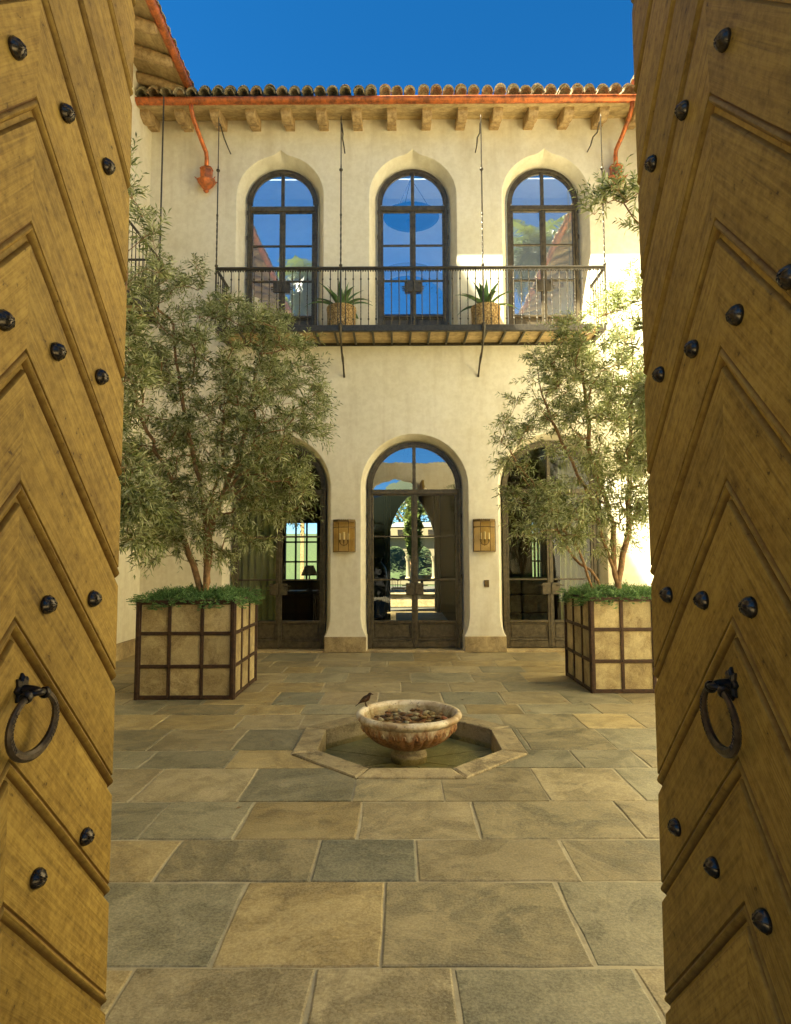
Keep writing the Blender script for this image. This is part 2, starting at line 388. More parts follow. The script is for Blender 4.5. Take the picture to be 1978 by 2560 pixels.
joints = [[-2.026, -1.234, -.426, .234, .922, 1.735, 2.514], [-1.783, -1.131, -.549, -.15, .759, 1.387, 2.12], [-1.525, -1.009, -.381, .424, 1.108, 1.698],
          [-1.413, -.643, .164, .933, 1.584], [-.872, .035, .603, 1.239], [-1.311, -.818, -.214, .47, 1.109, 1.789], [-2.382, -1.578, -.945, -.2, .669, 1.225, 1.964],
          [-2.194, -1.455, -.885, .2, .952, 1.662, 2.191], [-1.98, -1.314, .1, 1.041, 1.722], [-1.88, -1.249, .2, 1.327, 1.809], [-1.672, -.995, -.289, .286, .938, 1.528],
          [-1.403, -.886, -.225, .444, 1.32], [-1.152, -.414, .091, .851], [-.7, -.065, .725], [-.967, -.306, .199, .859], [-.9, -.2, .6], [-.5, .4], [-.8, .1, .9], [-.3, .6], [-.7, .3]]
codes = ['tgtgotto', 'ttttoooo'[:8], 'togttgo', 'tgtgmo', 'otttg', 'oGptGtg', 'gmoggogt'[:8], 'oottgmot', 'mtggmg', 'ggoggmo'[:6], 'ttgmttg', 'ggotmt', 'omGtm', 'gomg', 'ottgt', 'tgto', 'otg', 'togt', 'tgt', 'tto']
def paver_mesh(x0, x1, y0, y1, mat, code_idx):
    g = .0058
    poly = [(x0 + g, y0 + g), (x1 - g, y0 + g), (x1 - g, y1 - g), (x0 + g, y1 - g)]
    pts = []
    for i in range(4):
        a, b = poly[i], poly[(i + 1) % 4]; L = math.dist(a, b); k = max(2, min(5, int(L / .16)))
        for j in range(k):
            t = j / k; jx, jy = (rng.uniform(-.005, .005), rng.uniform(-.005, .005))
            pts.append((a[0] + (b[0] - a[0]) * t + jx, a[1] + (b[1] - a[1]) * t + jy))
    fr, hit = minus_oct([(x0 + g, y0 + g), (x1 - g, y0 + g), (x1 - g, y1 - g), (x0 + g, y1 - g)], OR + .008)
    z = rng.uniform(-.001, .003); tx, ty = rng.uniform(-.004, .004), rng.uniform(-.004, .004)
    cx, cy = (x0 + x1) / 2, (y0 + y1) / 2
    H = lambda x, y: z + (x - cx) * tx + (y - cy) * ty
    mb = MB()
    inside = hit
    if inside:
        if not fr: return None
        for f in fr:
            n = len(f); mb.loft([[(x, y, -.02) for x, y in f], [(x, y, H(x, y)) for x, y in f]], True, False, True)
    else:
        n = len(pts)
        sh = lambda q: (q[0] + (cx - q[0]) * .012 / (x1 - x0) * 2 * .6, q[1] + (cy - q[1]) * .012 / (y1 - y0) * 2 * .6)
        mb.loft([[(x, y, -.02) for x, y in pts], [(x, y, H(x, y) - .004) for x, y in pts], [(*sh(q), H(*q)) for q in pts]], True, False, True)
    return mb.build('paver', mat, paving)
for i in range(len(rowsY) - 1):
    y1, y0 = rowsY[i], rowsY[i + 1]
    js = list(joints[i])
    a = js[0]
    while a > XL + .3: a -= rng.uniform(.6, 1.0); js.insert(0, max(a, XL))
    a = js[-1]
    while a < XR - .3: a += rng.uniform(.6, 1.0); js.append(min(a, XR))
    if js[0] > XL: js.insert(0, XL)
    if js[-1] < XR: js.append(XR)
    n0 = js.index(joints[i][0])
    for j in range(len(js) - 1):
        if js[j + 1] - js[j] < .05: continue
        k = j - (n0 - 1); cd = codes[i][k] if 0 <= k < len(codes[i]) else rng.choice('totgmt')
        paver_mesh(js[j], js[j + 1], y0, y1, PAV[cd], k)

# ------------------------------------------------------------------ octagonal pool
pool = empty('octagonal_pool', 'octagonal sunken stone pool set into the courtyard paving', 'pool', (OC[0], OC[1], 0))
def octp(r, k): a = math.pi / 8 + k * math.pi / 4; return (r * math.cos(a), r * math.sin(a))
RI = OR - .19 / math.cos(math.pi / 8)
for k in range(8):
    a, b = octp(OR - .004, k), octp(OR - .004, k + 1); c, d = octp(RI, k + 1), octp(RI, k)
    mb = MB(); sh = lambda p, q, t: (p[0] + (q[0] - p[0]) * t, p[1] + (q[1] - p[1]) * t)
    a, b, c, d = sh(a, b, .004), sh(b, a, .004), sh(c, d, .006), sh(d, c, .006)
    q = [a, b, c, d]; cx = sum(p[0] for p in q) / 4; cy = sum(p[1] for p in q) / 4
    ins = [(p[0] + (cx - p[0]) * .06, p[1] + (cy - p[1]) * .06) for p in q]
    zt = .012 + rng.uniform(-.001, .002)
    mb.loft([[(x, y, -.25) for x, y in q], [(x, y, zt - .008) for x, y in q], [(x, y, zt) for x, y in ins]], True, False, True)
    mb.build('curb_stone', M['curb'], pool)
for k in range(8):
    a, b = octp(RI + .02, k), octp(RI + .02, k + 1); s0 = .013
    m_ = ((a[0] + b[0]) / 2, (a[1] + b[1]) / 2)
    q = [(a[0] + (m_[0] - a[0]) * .015, a[1] + (m_[1] - a[1]) * .015), (b[0] + (m_[0] - b[0]) * .015, b[1] + (m_[1] - b[1]) * .015), (b[0] * .12 + m_[0] * .02, b[1] * .12 + m_[1] * .02), (a[0] * .12 + m_[0] * .02, a[1] * .12 + m_[1] * .02)]
    MB().loft([[(x, y, -.175) for x, y in q], [(x, y, -.16) for x, y in q]], True, False, True).build('floor_slab', M['marble'], pool)
o8 = [octp(RI + .03, k) for k in range(8)]
MB().add([(x, y, -.172) for x, y in o8], [tuple(range(8))]).build('pool_bed', M['black'], pool)
water = MB().add([(OC[0] + x * .998, OC[1] + y * .998, -.115) for x, y in [octp(RI - .002, k) for k in range(8)]], [tuple(range(8))]).build('water', M['water'])
tag(water, kind='structure')

# fountain bowl
fb = empty('fountain_bowl', 'round weathered marble fountain bowl on a short pedestal in the octagonal pool', 'fountain', (OC[0], OC[1], 0))
def gad(r, z, a):
    t = max(0.0, min(1.0, (.135 - z) / .05)) * max(0.0, min(1.0, (z + .045) / .05))
    return r * (1 + .035 * t * (abs(math.cos(a * 14)) * 2 - 1.2))
prof = [(.10, -.055), (.14, -.05), (.20, -.028), (.27, .005), (.33, .05), (.375, .10), (.392, .14), (.395, .165), (.405, .175), (.425, .185), (.437, .20), (.438, .215), (.43, .23), (.412, .238), (.395, .236), (.383, .225), (.376, .20), (.365, .165), (.33, .125), (.26, .105), (.15, .095), (.01, .095)]
MB().lathe(prof, 168, (0, 0, 0), gad).build('bowl', M['bowl'], fb, True)
lo = []
for k in range(28):      # carved tongues below the rim
    a = 2 * math.pi * (k + .5) / 28
    if abs(math.sin(a * 1 + 0)) >= 0: lo.append(a)
for a in lo:
    pts = []
    for t in range(7):
        u = math.pi * t / 6; da = .034 * math.cos(u); z = .105 + .030 * math.sin(u); r = .383 + .010
        pts.append((r * math.cos(a + da), r * math.sin(a + da), z))
    MB().tube(pts, .0045, 4).build('carved_tongue', M['bowl'], fb, True)
MB().lathe([(.150, -.165), (.150, -.10), (.138, -.092), (.125, -.085), (.122, -.05), (.14, -.045)], 32).build('pedestal', M['curb'], fb, True)
tag(MB().lathe([(.377, 0), (.2, 0), (.01, 0)], 40, (OC[0], OC[1], .203), None, False, True).build('bowl_water', M['bowl_water']), 'thin sheet of clear water filling the marble bowl over the stones', 'water')
# pebbles in bowl
pm = []
for k in range(4):
    mbp = MB().lathe([(.002, -1), (.7, -.72), (1, 0), (.7, .72), (.002, 1)], 9); mbp.v = [(x * (1 + .12 * math.sin(3 * x + k)), y * (.78 + .1 * math.cos(k)), z * .38) for x, y, z in mbp.v]
    o = mbp.build('river_stone', PEB[k], None, 'full'); pm.append(o.data); bpy.data.objects.remove(o)
plab = ['smooth dark brown river stone in the shallow water of the bowl', 'smooth tan river stone in the shallow water of the bowl', 'pale cream river stone in the shallow water of the bowl', 'rust red river stone in the shallow water of the bowl']
cnt = 0; placed = []
while cnt < 80:
    a = rng.uniform(0, 2 * math.pi); r = .31 * math.sqrt(rng.random()); x, y = r * math.cos(a), r * math.sin(a)
    s = rng.uniform(.026, .040)
    if any(math.hypot(x - q[0], y - q[1]) < (s + q[2]) * .62 for q in placed) and rng.random() < .93: continue
    placed.append((x, y, s)); k = rng.choices(range(4), (38, 28, 16, 18))[0]
    zb = .11 + (r / .3) ** 3 * .03 + rng.uniform(0, .04) + .02
    o = inst('river_stone', pm[k], None, (OC[0] + x, OC[1] + y, zb), (rng.uniform(-.25, .25), rng.uniform(-.25, .25), rng.uniform(0, 6)), (s * 1.25, s * 1.1, s))
    tag(o, plab[k], 'stone', 'river stones in the fountain bowl, ' + ['dark brown', 'tan', 'cream', 'rust red'][k]); cnt += 1
# bird
def bird():
    mb = MB()
    # spine stations: x, z, half width, half height  (rump -> breast -> neck -> head -> beak)
    prof = [(-.050, .038, .006, .007), (-.040, .042, .013, .013), (-.024, .050, .021, .021), (-.006, .060, .026, .027), (.012, .070, .025, .027), (.024, .083, .018, .020), (.030, .095, .014, .015), (.036, .104, .0145, .0145), (.046, .106, .012, .011), (.053, .1045, .006, .006), (.062, .102, .003, .003), (.070, .0995, .0008, .0008)]
    rings = []
    for i, (x, z, ry, rz) in enumerate(prof):
        j0, j1 = prof[max(0, i - 1)], prof[min(len(prof) - 1, i + 1)]; d = Vector((j1[0] - j0[0], 0, j1[1] - j0[1])).normalized(); up = Vector((-d.z, 0, d.x))
        rings.append([Vector((x, 0, z)) + Vector((0, ry * math.cos(a), 0)) + up * rz * math.sin(a) for a in [2 * math.pi * k / 14 for k in range(14)]])
    mb.loft(rings)
    for s in (-1, 1):
        mb.loft([[(x, s * (w_ + .0015), z - h), (x + .004, s * (w_ + .006), z), (x, s * (w_ * .8), z + h)] for x, z, w_, h in ((.012, .070, .020, .012), (-.006, .062, .026, .018), (-.026, .050, .022, .016), (-.046, .036, .013, .010), (-.066, .020, .007, .004))], True)
        mb.tube([(.002, s * .010, .048), (-.004, s * .010, .026), (.004, s * .010, .003)], [.008, .0035, .0025], 6)
        for da in (-.5, 0, .5, 3.14): mb.tube([(.004, s * .010, .003), (.004 + .016 * math.cos(da), s * .010 + .016 * math.sin(da), .001)], [.0022, .0012], 4)
    mb.loft([[(x, -w_, z), (x, w_, z), (x, w_, z + .005), (x, -w_, z + .005)] for x, z, w_ in ((-.040, .036, .008), (-.066, .014, .010), (-.088, -.002, .012))])
    return mb
b = bird().build('bird', M['bird'], None, 'full', (OC[0] - .365, OC[1] + .17, .236)); b.rotation_euler = (0, 0, R(-10))
tag(b, 'small dark brown bird perched on the left rim of the stone bowl', 'bird')

# ------------------------------------------------------------------ gate leaves
def gate_leaf(edge, hinge, side, label, studs, ringpos):
    """side=+1: face looks +X (left leaf); local s runs from free edge (0) to hinge (W)"""
    e = Vector((edge[0], edge[1], 0)); h = Vector((hinge[0], hinge[1], 0)); W = (h - e).length; d = (h - e).normalized()
    nrm = Vector((-d.y, d.x, 0));
    if nrm.x * side < 0: nrm = -nrm
    root = empty('gate_leaf', label, 'gate', (edge[0], edge[1], 0))
    P = lambda s, z, o: d * s + Vector((0, 0, z)) + nrm * o      # local to root
    mb = MB(); mb.loft([[P(.006, 0.03, -.012), P(W, .03, -.012), P(W, .03, -.062), P(.006, .03, -.062)], [P(.006, 3.85, -.012), P(W, 3.85, -.012), P(W, 3.85, -.062), P(.006, 3.85, -.062)]])
    mb.build('backing_board', M['gate'], root)
    V = .308; tan = 1.045; half = W / 2
    # profile: v (downwards from the plank's top edge) , offset
    prof = [(0, -.020), (.004, -.005), (.010, 0), (.10, .0005), (V - .050, 0), (V - .047, -.004), (V - .043, -.0045), (V - .038, .0005), (V - .031, .0025), (V - .024, .000), (V - .017, -.009), (V - .004, -.022)]
    groove_tone = [1, .5, .05, 0, .1, .8, .9, .35, .1, .15, .7, 1]  # darker in the grooves and moulding recesses
    zb = 1.12
    for limb in (0, 1):
        for k in range(-4, 13):
            # top edge of plank at the free edge: zb + k*V
            rows_ = []; N = 7
            for i in range(N):
                t = i / (N - 1)
                s = (half * t + .001 * (t == 1)) if limb == 0 else W - half * t
                dist = half - half * t            # distance from centre
                zt = zb + k * V + half * tan - dist * tan
                wob = .0012 * math.sin(s * 11 + k * 2 + limb)
                rows_.append([P(s, zt - v + wob, o) for v, o in prof])
            zs = [p.z for r in rows_ for p in r]
            if max(zs) < .05 or min(zs) > 3.85: continue
            for r in rows_:
                for p in r: p.z = max(.03, min(3.85, p.z))
            mb = MB(); n = len(prof)
            for r in rows_: mb.v += [tuple(p) for p in r]
            flip = (limb == 0) == (side > 0)
            for i in range(N - 1):
                for j in range(n - 1):
                    a = i * n + j; q = (a, a + n, a + n + 1, a + 1); mb.f.append(q if flip else q[::-1])
            # end faces (thickness)
            for i in (0, N - 1):
                base = len(mb.v); r = rows_[i]
                mb.v += [tuple(p - nrm * .02) for p in r]
                for j in range(n - 1):
                    a = i * n + j; q = (a, a + 1, base + j + 1, base + j); mb.f.append(q if (i == 0) == flip else q[::-1])
            o = mb.build('plank', M['gate'], root, True)
            me = o.data; uvl = me.uv_layers.new(name='UVMap'); wa = me.attributes.new('groove_tone', 'FLOAT', 'POINT')
            vv = []
            for i in range(N):
                for j in range(n): vv.append((i / (N - 1) * half * 1.45 + k * .0, prof[j][0] * .7, groove_tone[j]))
            while len(vv) < len(me.vertices): vv.append((0, 0, .3))
            wa.data.foreach_set('value', [q[2] for q in vv])
            for lp in me.loops: uvl.data[lp.index].uv = vv[lp.vertex_index][:2]
    # studs
    sm = None
    for (s, z) in studs:
        if sm is None:
            mb = MB().lathe([(.0215, 0), (.0235, .004), (.0225, .010), (.018, .018), (.010, .0245), (.002, .0265)], 20, cap1=True)
            for a in range(5):
                an = a * 2 * math.pi / 5 + .3
                mb.tube([(.0235 * math.cos(an), .0235 * math.sin(an), .006), (.016 * math.cos(an + .25), .016 * math.sin(an + .25), .0205), (.004 * math.cos(an + .6), .004 * math.sin(an + .6), .0275)], .0015, 4)
            so_ = mb.build('stud', M['stud'], root, 'full'); sm = so_.data; o = so_
        else: o = inst('stud', sm, root)
        o.location = P(s, z, -.001); q = Vector((0, 0, 1)).rotation_difference(nrm)
        o.rotation_mode = 'QUATERNION'; from mathutils import Quaternion
        o.rotation_quaternion = q @ Quaternion((0, 0, 1), rng.uniform(0, 6))
    # ring pull
    s0, z0 = ringpos
    star = []
    for k in range(16):
        a = 2 * math.pi * k / 16 + math.pi / 8 * 0; r = .034 if k % 2 == 0 else .023
        star.append((r * math.cos(a) * .75, r * math.sin(a) * 1.1))
    mb = MB(); mb.loft([[P(s0 + a, z0 + b_, -.001) for a, b_ in star], [P(s0 + a, z0 + b_, .006) for a, b_ in star], [P(s0 + a * .8, z0 + b_ * .8, .011) for a, b_ in star]])
    pl = mb.build('ring_plate', M['dark_iron'], root)
    mb = MB(); mb.tube([P(s0, z0, .01), P(s0, z0, .030), P(s0, z0 - .004, .040)], [.012, .010, .011], 10)
    mb.tube([P(s0 + .016 * math.cos(t), z0 - .006 + .0 * t, .036 + .016 * math.sin(t)) for t in [2 * math.pi * k / 12 for k in range(13)]], .006, 8, cap=False)
    mb.build('ring_eye', M['dark_iron'], pl, True)
    # ring: swings about its top; lies parallel with the leaf, turned slightly toward the yard
    Rr, rt = .078, .0086; ang = R(-8) if side > 0 else R(2)
    Rr = .0705; axis_s = d * math.cos(ang) + nrm * math.sin(ang) * side * (1)
    zc = z0 - .006 - Rr; rings = []; NN = 56
    for k in range(NN):
        t = 2 * math.pi * k / NN; cdir = axis_s * math.sin(t) + Vector((0, 0, 1)) * math.cos(t)
        c = P(s0, zc, .034 + .006 * math.cos(t)) + cdir * Rr
        th = rt * (1.0 + .25 * math.cos(t - math.pi)); nn = axis_s.cross(Vector((0, 0, 1)))
        zig = .0012 * (1 if (k % 2) else -1) if abs(math.sin(t)) > .45 else 0
        rr = []
        for q in range(8):
            a = math.pi / 8 + q * math.pi / 4; w_ = th * 1.15
            rr.append(c + cdir * math.cos(a) * (w_ + (zig if q in (1, 2, 5, 6) else 0)) + nn * math.sin(a) * w_ * .8)
        rings.append(rr)
    rings.append(rings[0])
    rg_o = MB().loft(rings, True, False, False).build('ring', M['ring'], pl, True)
    for fs_ in (-1, 1):
        for (t0, t1) in ((1.0, 2.35), (3.93, 5.28)):
            zz = []
            for q in range(23):
                t = t0 + (t1 - t0) * q / 22; cdir = axis_s * math.sin(t) + Vector((0, 0, 1)) * math.cos(t); th = rt * (1.0 + .25 * math.cos(t - math.pi))
                zz.append(P(s0, zc, .034 + .006 * math.cos(t)) + cdir * (Rr + (.0042 if q % 2 else -.0042)) + axis_s.cross(Vector((0, 0, 1))) * fs_ * (th * .87))
            MB().tube(zz, .0011, 4).build('engraved_zigzag', M['black'], rg_o)
    for dt in (-.42, .42):
        t = dt; cdir = axis_s * math.sin(t) + Vector((0, 0, 1)) * math.cos(t); c = P(s0, zc, .036) + cdir * Rr; tg = axis_s * math.cos(t) - Vector((0, 0, 1)) * math.sin(t)
        MB().tube([c - tg * .006, c, c + tg * .006], [.0125, .0145, .0125], 10).build('ring_collar', M['dark_iron'], pl, True)
    return root
LS = [(s_, z_) for z_ in (3.28, 2.65, 2.02, 1.39, .75) for s_ in (.155, .375, .58)]
LS = [q for q in LS if q not in ((.58, 1.39), (.58, .75))] + [(.585, .755)] * 0
gate_leaf((-.850, 1.90), (-.870, .92), 1, 'left gate leaf of golden brown chevron planks with iron studs and a ring pull', LS, (.462, 1.205))
gate_leaf((.768, 1.90), (.728, .92), -1, 'right gate leaf of golden brown chevron planks with iron studs and a ring pull', [(s_, z_) for z_ in (3.29, 2.66, 2.025, 1.395, .765) for s_ in (.14, .36, .58)] + [(.775, 2.02)], (.485, 1.218))

# ------------------------------------------------------------------ facade wall
villa = empty('villa', 'two storey cream stucco villa facade with arched doors under a clay tile roof', 'house', (WX[1], YW, 0))
VP_ = Vector((WX[1], YW, 0))
def vpart(mb, name, mat, parent=None, smooth=False):
    par = parent or villa
    # geometry is written in world coordinates; shift to parent's frame
    off = Vector((0, 0, 0)); q = par
    while q: off += q.location; q = q.parent
    mb.v = [(v[0] - off.x, v[1] - off.y, v[2] - off.z) for v in mb.v]
    return mb.build(name, mat, par, smooth)
NA = 20
def contour_upper(cx, hw, zs, z0, peak=None, n=NA):
    pts = [(cx - hw, z0), (cx - hw, z0 + .8), (cx - hw, z0 + 1.6), (cx - hw, zs)]
    for k in range(1, 2 * n):
        a = math.pi * (1 - k / (2 * n)); x, z = hw * math.cos(a), hw * math.sin(a)
        if peak:
            t = abs(a - math.pi / 2) / R(38)
            if t < 1:
                # ogee: blend circle into a concave rise to the point
                zt = hw * math.sin(math.pi / 2 - R(38)); lin = zt + (peak - zs - zt) * (1 - t)
                zz = zt + (peak - zs - zt) * ((1 - t) ** 1.0 * .62 + (1 - t) ** 3 * .38)
                z = max(z * (1 - .0), zz) if t > .55 else max(z, zz)
        pts.append((cx + x, zs + z))
    pts += [(cx + hw, zs), (cx + hw, z0 + 1.6), (cx + hw, z0 + .8), (cx + hw, z0)]
    return pts
def contour_lower(cx, hw, zs, flare, n=NA):
    def side(s):
        if not flare: return [(cx + s * hw, z) for z in (0, .25, .33, .42, .50, .58, 1.5)]
        return [(cx + s * h, z) for h, z in ((.782, 0), (.782, .25), (.815, .31), (.850, .40), (.865, .50), (.87, .58), (.87, 1.5))]
    pts = side(-1) + [(cx - hw, zs)]
    for k in range(1, 2 * n):
        a = math.pi * (1 - k / (2 * n)); pts.append((cx + hw * math.cos(a), zs + hw * math.sin(a)))
    return pts + [(cx + hw, zs)] + side(1)[::-1]
UZ0 = 5.09; UZS = 7.61; LZS = 2.66
outer = [(XL, 0), (XR, 0), (XR, 9.25), (XL, 9.25)]
wallm = MB(); holes = []; niche = MB()
def grow(pts, cx, g, zs):
    out = []
    for x, z in pts:
        if z > zs: dx, dz = x - cx, z - zs; L = math.hypot(dx, dz) or 1; out.append((x + dx / L * g, z + dz / L * g))
        else: out.append((x + (g if x > cx else -g), z))
    return out
for cx in WX:
    for kind in (0, 1):
        if kind: oc = contour_upper(cx, .73, UZS, UZ0, 8.43); ic = contour_upper(cx, .605, UZS, UZ0); zs = UZS
        else: oc = contour_lower(cx, .87, LZS, True); ic = contour_lower(cx, .775, LZS, False); zs = LZS
        g1 = grow(oc, cx, .014, zs)
        if not kind: g1[0] = (g1[0][0], 0.0); g1[-1] = (g1[-1][0], 0.0)
        holes.append(g1 if kind else g1)
        r = [[(x, YW, z) for x, z in g1], [(x, YW + .004, z) for x, z in grow(oc, cx, .005, zs)], [(x, YW + .014, z) for x, z in oc]]
        for t in (.5, 1.0): r.append([(a[0] + (b[0] - a[0]) * t, YW + .014 + (YF - YW - .014 + .10) * t, a[1] + (b[1] - a[1]) * t) for a, b in zip(oc, ic)])
        niche.loft([list(reversed(x)) for x in r], False, False, False)
# wall as left-to-right polygons: lower openings touch the ground, so trace them in the outline
outl = [(XL, 0)]
for i, cx in enumerate(WX): outl += holes[i * 2]
outl += [(XR, 0), (XR, 9.25), (XL, 9.25)]
vs_, fs = tess(outl, [holes[1], holes[3], holes[5]], YW)
wallm.add(vs_, fs)
vpart(wallm, 'wall', M['stucco'])
vpart(niche, 'reveal', M['stucco'], None, True)
# back of wall (thickness, interior side)
bk = MB(); vs_, fs = tess([(XL, 0)] + contour_lower(WX[0], .775, LZS, False) + contour_lower(WX[1], .775, LZS, False) + contour_lower(WX[2], .775, LZS, False) + [(XR, 0), (XR, 9.25), (XL, 9.25)], [contour_upper(c, .605, UZS, UZ0) for c in WX], YF + .10)
bk.add(vs_, [f[::-1] for f in fs]); vpart(bk, 'inner_wall', M['interior_wall'])
for x0, x1 in ((XL, WX[0] - .787), (WX[0] + .787, WX[1] - .787), (WX[1] + .787, WX[2] - .787), (WX[2] + .787, XR)):
    vpart(MB().cbox(x0, x1, YW - .04, YW + .22, 0, .246, .008), 'plinth_block', M['plinth'])
for cx in WX: vpart(MB().cbox(cx - .785, cx + .785, YW - .035, YF + .1, -.02, .022, .005), 'threshold', M['plinth'])

# ------------------------------------------------------------------ arched doors
def arch_band(mb, cx, zs, r0, r1, y0, y1, n=28):
    rings = []
    for k in range(n + 1):
        a = math.pi * k / n; c, s = math.cos(a), math.sin(a)
        rings.append([(cx + r1 * c, y0, zs + r1 * s), (cx + r1 * c, y1, zs + r1 * s), (cx + r0 * c, y1, zs + r0 * s), (cx + r0 * c, y0, zs + r0 * s)])
    mb.loft(rings, True, True, True)
def door(cx, hw, zs, z0, bars, tr, panel, glassm, tall, label):
    y0, y1 = YF - .03, YF + .04
    mb = MB(); fw = .055
    for s in (-1, 1):
        xa, xb = sorted((cx + s * hw, cx + s * (hw - fw))); mb.cbox(xa, xb, y0, y1, z0, zs, .005)
        xa, xb = sorted((cx + s * (hw - fw - .002), cx + s * (hw - fw - .042))); mb.cbox(xa, xb, y0 + .012, y1 - .005, z0, tr[0], .005)
    arch_band(mb, cx, zs, hw - fw, hw, y0, y1); arch_band(mb, cx, zs, hw - fw - .026, hw - fw, y0 + .015, y1 - .01)
    arch_band(mb, cx, zs, hw - .012, hw + .004, y0 - .012, y0 + .01)
    mb.cbox(cx - hw + fw, cx + hw - fw, y0 - .004, y1, tr[0], tr[1], .008)
    mb.cbox(cx - .028, cx + .028, y0 + .005, y1 - .004, tr[1], zs + math.sqrt((hw - .03) ** 2 - .03 ** 2), .006)
    fr = vpart(mb, 'arched_door', M['bronze'])
    if label: fr['label'] = label
    xi = hw - fw - .038
    for s in (-1, 1):   # leaf stiles and rails
        mb = MB(); xa, xb = sorted((cx + s * .003, cx + s * .05)); mb.cbox(xa, xb, y0 + .008, y1 - .006, z0 + .01, tr[0] - .003, .006)
        x_in0, x_in1 = sorted((cx + s * .05, cx + s * xi))
        for zb in bars: mb.cbox(x_in0, x_in1, y0 + .016, y1 - .012, zb - .014, zb + .014, .004)
        mb.cbox(x_in0, x_in1, y0 + .010, y1 - .006, tr[0] - .020, tr[0] - .003, .004)
        mb.cbox(x_in0, x_in1, y0 + .008, y1 - .006, panel[1] - .012, panel[1] + .028, .006)
        if tall:
            mb.cbox(x_in0, x_in1, y0 + .008, y1 - .006, z0 + .012, z0 + .125, .006)
            mb.cbox(x_in0, x_in1, y0 + .004, y0 + .03, z0 + .125, z0 + .150, .006)
        else: mb.cbox(x_in0, x_in1, y0 + .008, y1 - .006, z0 + .012, z0 + .05, .006)
        mb.cbox(x_in0 - .002, x_in1 + .002, y0 + .034, y1 - .015, z0 + .04, panel[1], .003)
        pz0 = z0 + (.165 if tall else .06)
        a0, a1, b0, b1 = x_in0 + .022, x_in1 - .022, pz0 + .012, panel[1] - .03
        for (q0, q1, w0, w1) in ((a0, a1, b0, b0 + .014), (a0, a1, b1 - .014, b1), (a0, a0 + .014, b0, b1), (a1 - .014, a1, b0, b1)): mb.cbox(q0, q1, y0 + .022, y0 + .04, w0, w1, .005)
        vpart(mb, 'door_leaf', M['bronze'], fr)
        # panes
        zz = [panel[1] + .028] + [v for b_ in bars for v in (b_ - .014, b_ + .014)] + [tr[0] - .020]
        for i in range(0, len(zz), 2):
            t1, t2 = rng.uniform(-.0016, .0016), rng.uniform(-.0016, .0016)
            yy = YF + .004; xs = (x_in0 - .004, x_in1 + .004); m_x, m_z = sum(xs) / 2, (zz[i] + zz[i + 1]) / 2
            q = [(x, yy + (x - m_x) * t1 + (z - m_z) * t2, z) for x, z in ((xs[0], zz[i] - .003), (xs[1], zz[i] - .003), (xs[1], zz[i + 1] + .003), (xs[0], zz[i + 1] + .003))]
            vpart(MB().add(q, [(0, 1, 2, 3)]), 'pane', glassm, fr)
        # arched light
        pts = [(cx + s * .026, tr[1] - .002), (cx + s * (hw - fw - .024), tr[1] - .002)]
        rr = hw - fw - .022
        for k in range(0, 19):
            a = math.pi / 2 * k / 18; x = rr * math.cos(a); z = zs + rr * math.sin(a)
            if x > .026 and z > tr[1]: pts.append((cx + s * x, z))
        pts.append((cx + s * .026, zs + rr))
        if s < 0: pts = pts[::-1]
        t1, t2 = rng.uniform(-.0015, .0015), rng.uniform(-.0015, .0015)
        vpart(MB().add([(x, YF + .004 + (x - cx) * t1 + (z - zs) * t2, z) for x, z in pts], [tuple(range(len(pts)))]), 'pane', (M['fan_glass'] if abs(cx - WX[1]) < .1 else M['clear_glass']) if tall else glassm, fr)
        # lock box and lever
        hz = 6.13 if not tall else 1.00
        mb = MB(); xa, xb = sorted((cx + s * .012, cx + s * .145)); mb.cbox(xa, xb, y0 - .022, y0 + .012, hz - .10, hz + .09, .006)
        mb.tube([(cx + s * .10, y0 - .02, hz + .05), (cx + s * .10, y0 - .06, hz + .05), (cx + s * .21, y0 - .065, hz + .052)], [.010, .009, .007], 8)
        for dz in (-.02, .02) if not tall else (0,): mb.cbox(*sorted((cx + s * .145, cx + s * .185)), y0 - .01, y0 + .01, hz - .03 + dz, hz - .015 + dz, .003)
        vpart(mb, 'lock_box', M['bronze'], fr, True)
    vpart(MB().cbox(cx - .012, cx + .012, y0 - .004, y1 - .02, z0 + .004, tr[0] - .004, .003), 'astragal', M['bronze'], fr)
    mb = MB()
    for s in (-1, 1):
        for hz in ((z0 + .35, z0 + 1.1, z0 + 1.9, z0 + 2.35) if not tall else (.3, 1.2, 2.2)):
            mb.tube([(cx + s * (hw - .002), y0 - .012, hz - .035), (cx + s * (hw - .002), y0 - .012, hz + .035)], .010, 8)
    vpart(mb, 'hinge', M['bronze'], fr, True)
    return fr
for i, cx in enumerate(WX):
    door(cx, .605, UZS, UZ0 + .005, (5.62 + .02, 6.24, 6.867), (7.475, 7.565), (5.15, 5.46), M['coated_glass'], False,
         ('upper arched glazed door above the left planter tree', 'middle upper arched glazed door, with a round lamp inside', 'upper arched glazed door nearest the right side')[i]) if False else \
    door(cx, .605, UZS, UZ0 + .005, (6.24, 6.867), (7.475, 7.565), (5.15, 5.60), M['coated_glass'], False,
         ('upper left arched glazed door', 'middle upper arched glazed door', 'upper right arched glazed door')[i])
    door(cx, .775, LZS, .022, (1.146, 1.86), (2.562, 2.643), (.18, .452), M['clear_glass'], True,
         ('lower arched door behind the left olive tree', 'middle lower arched entrance door', 'lower arched door behind the right olive tree')[i])

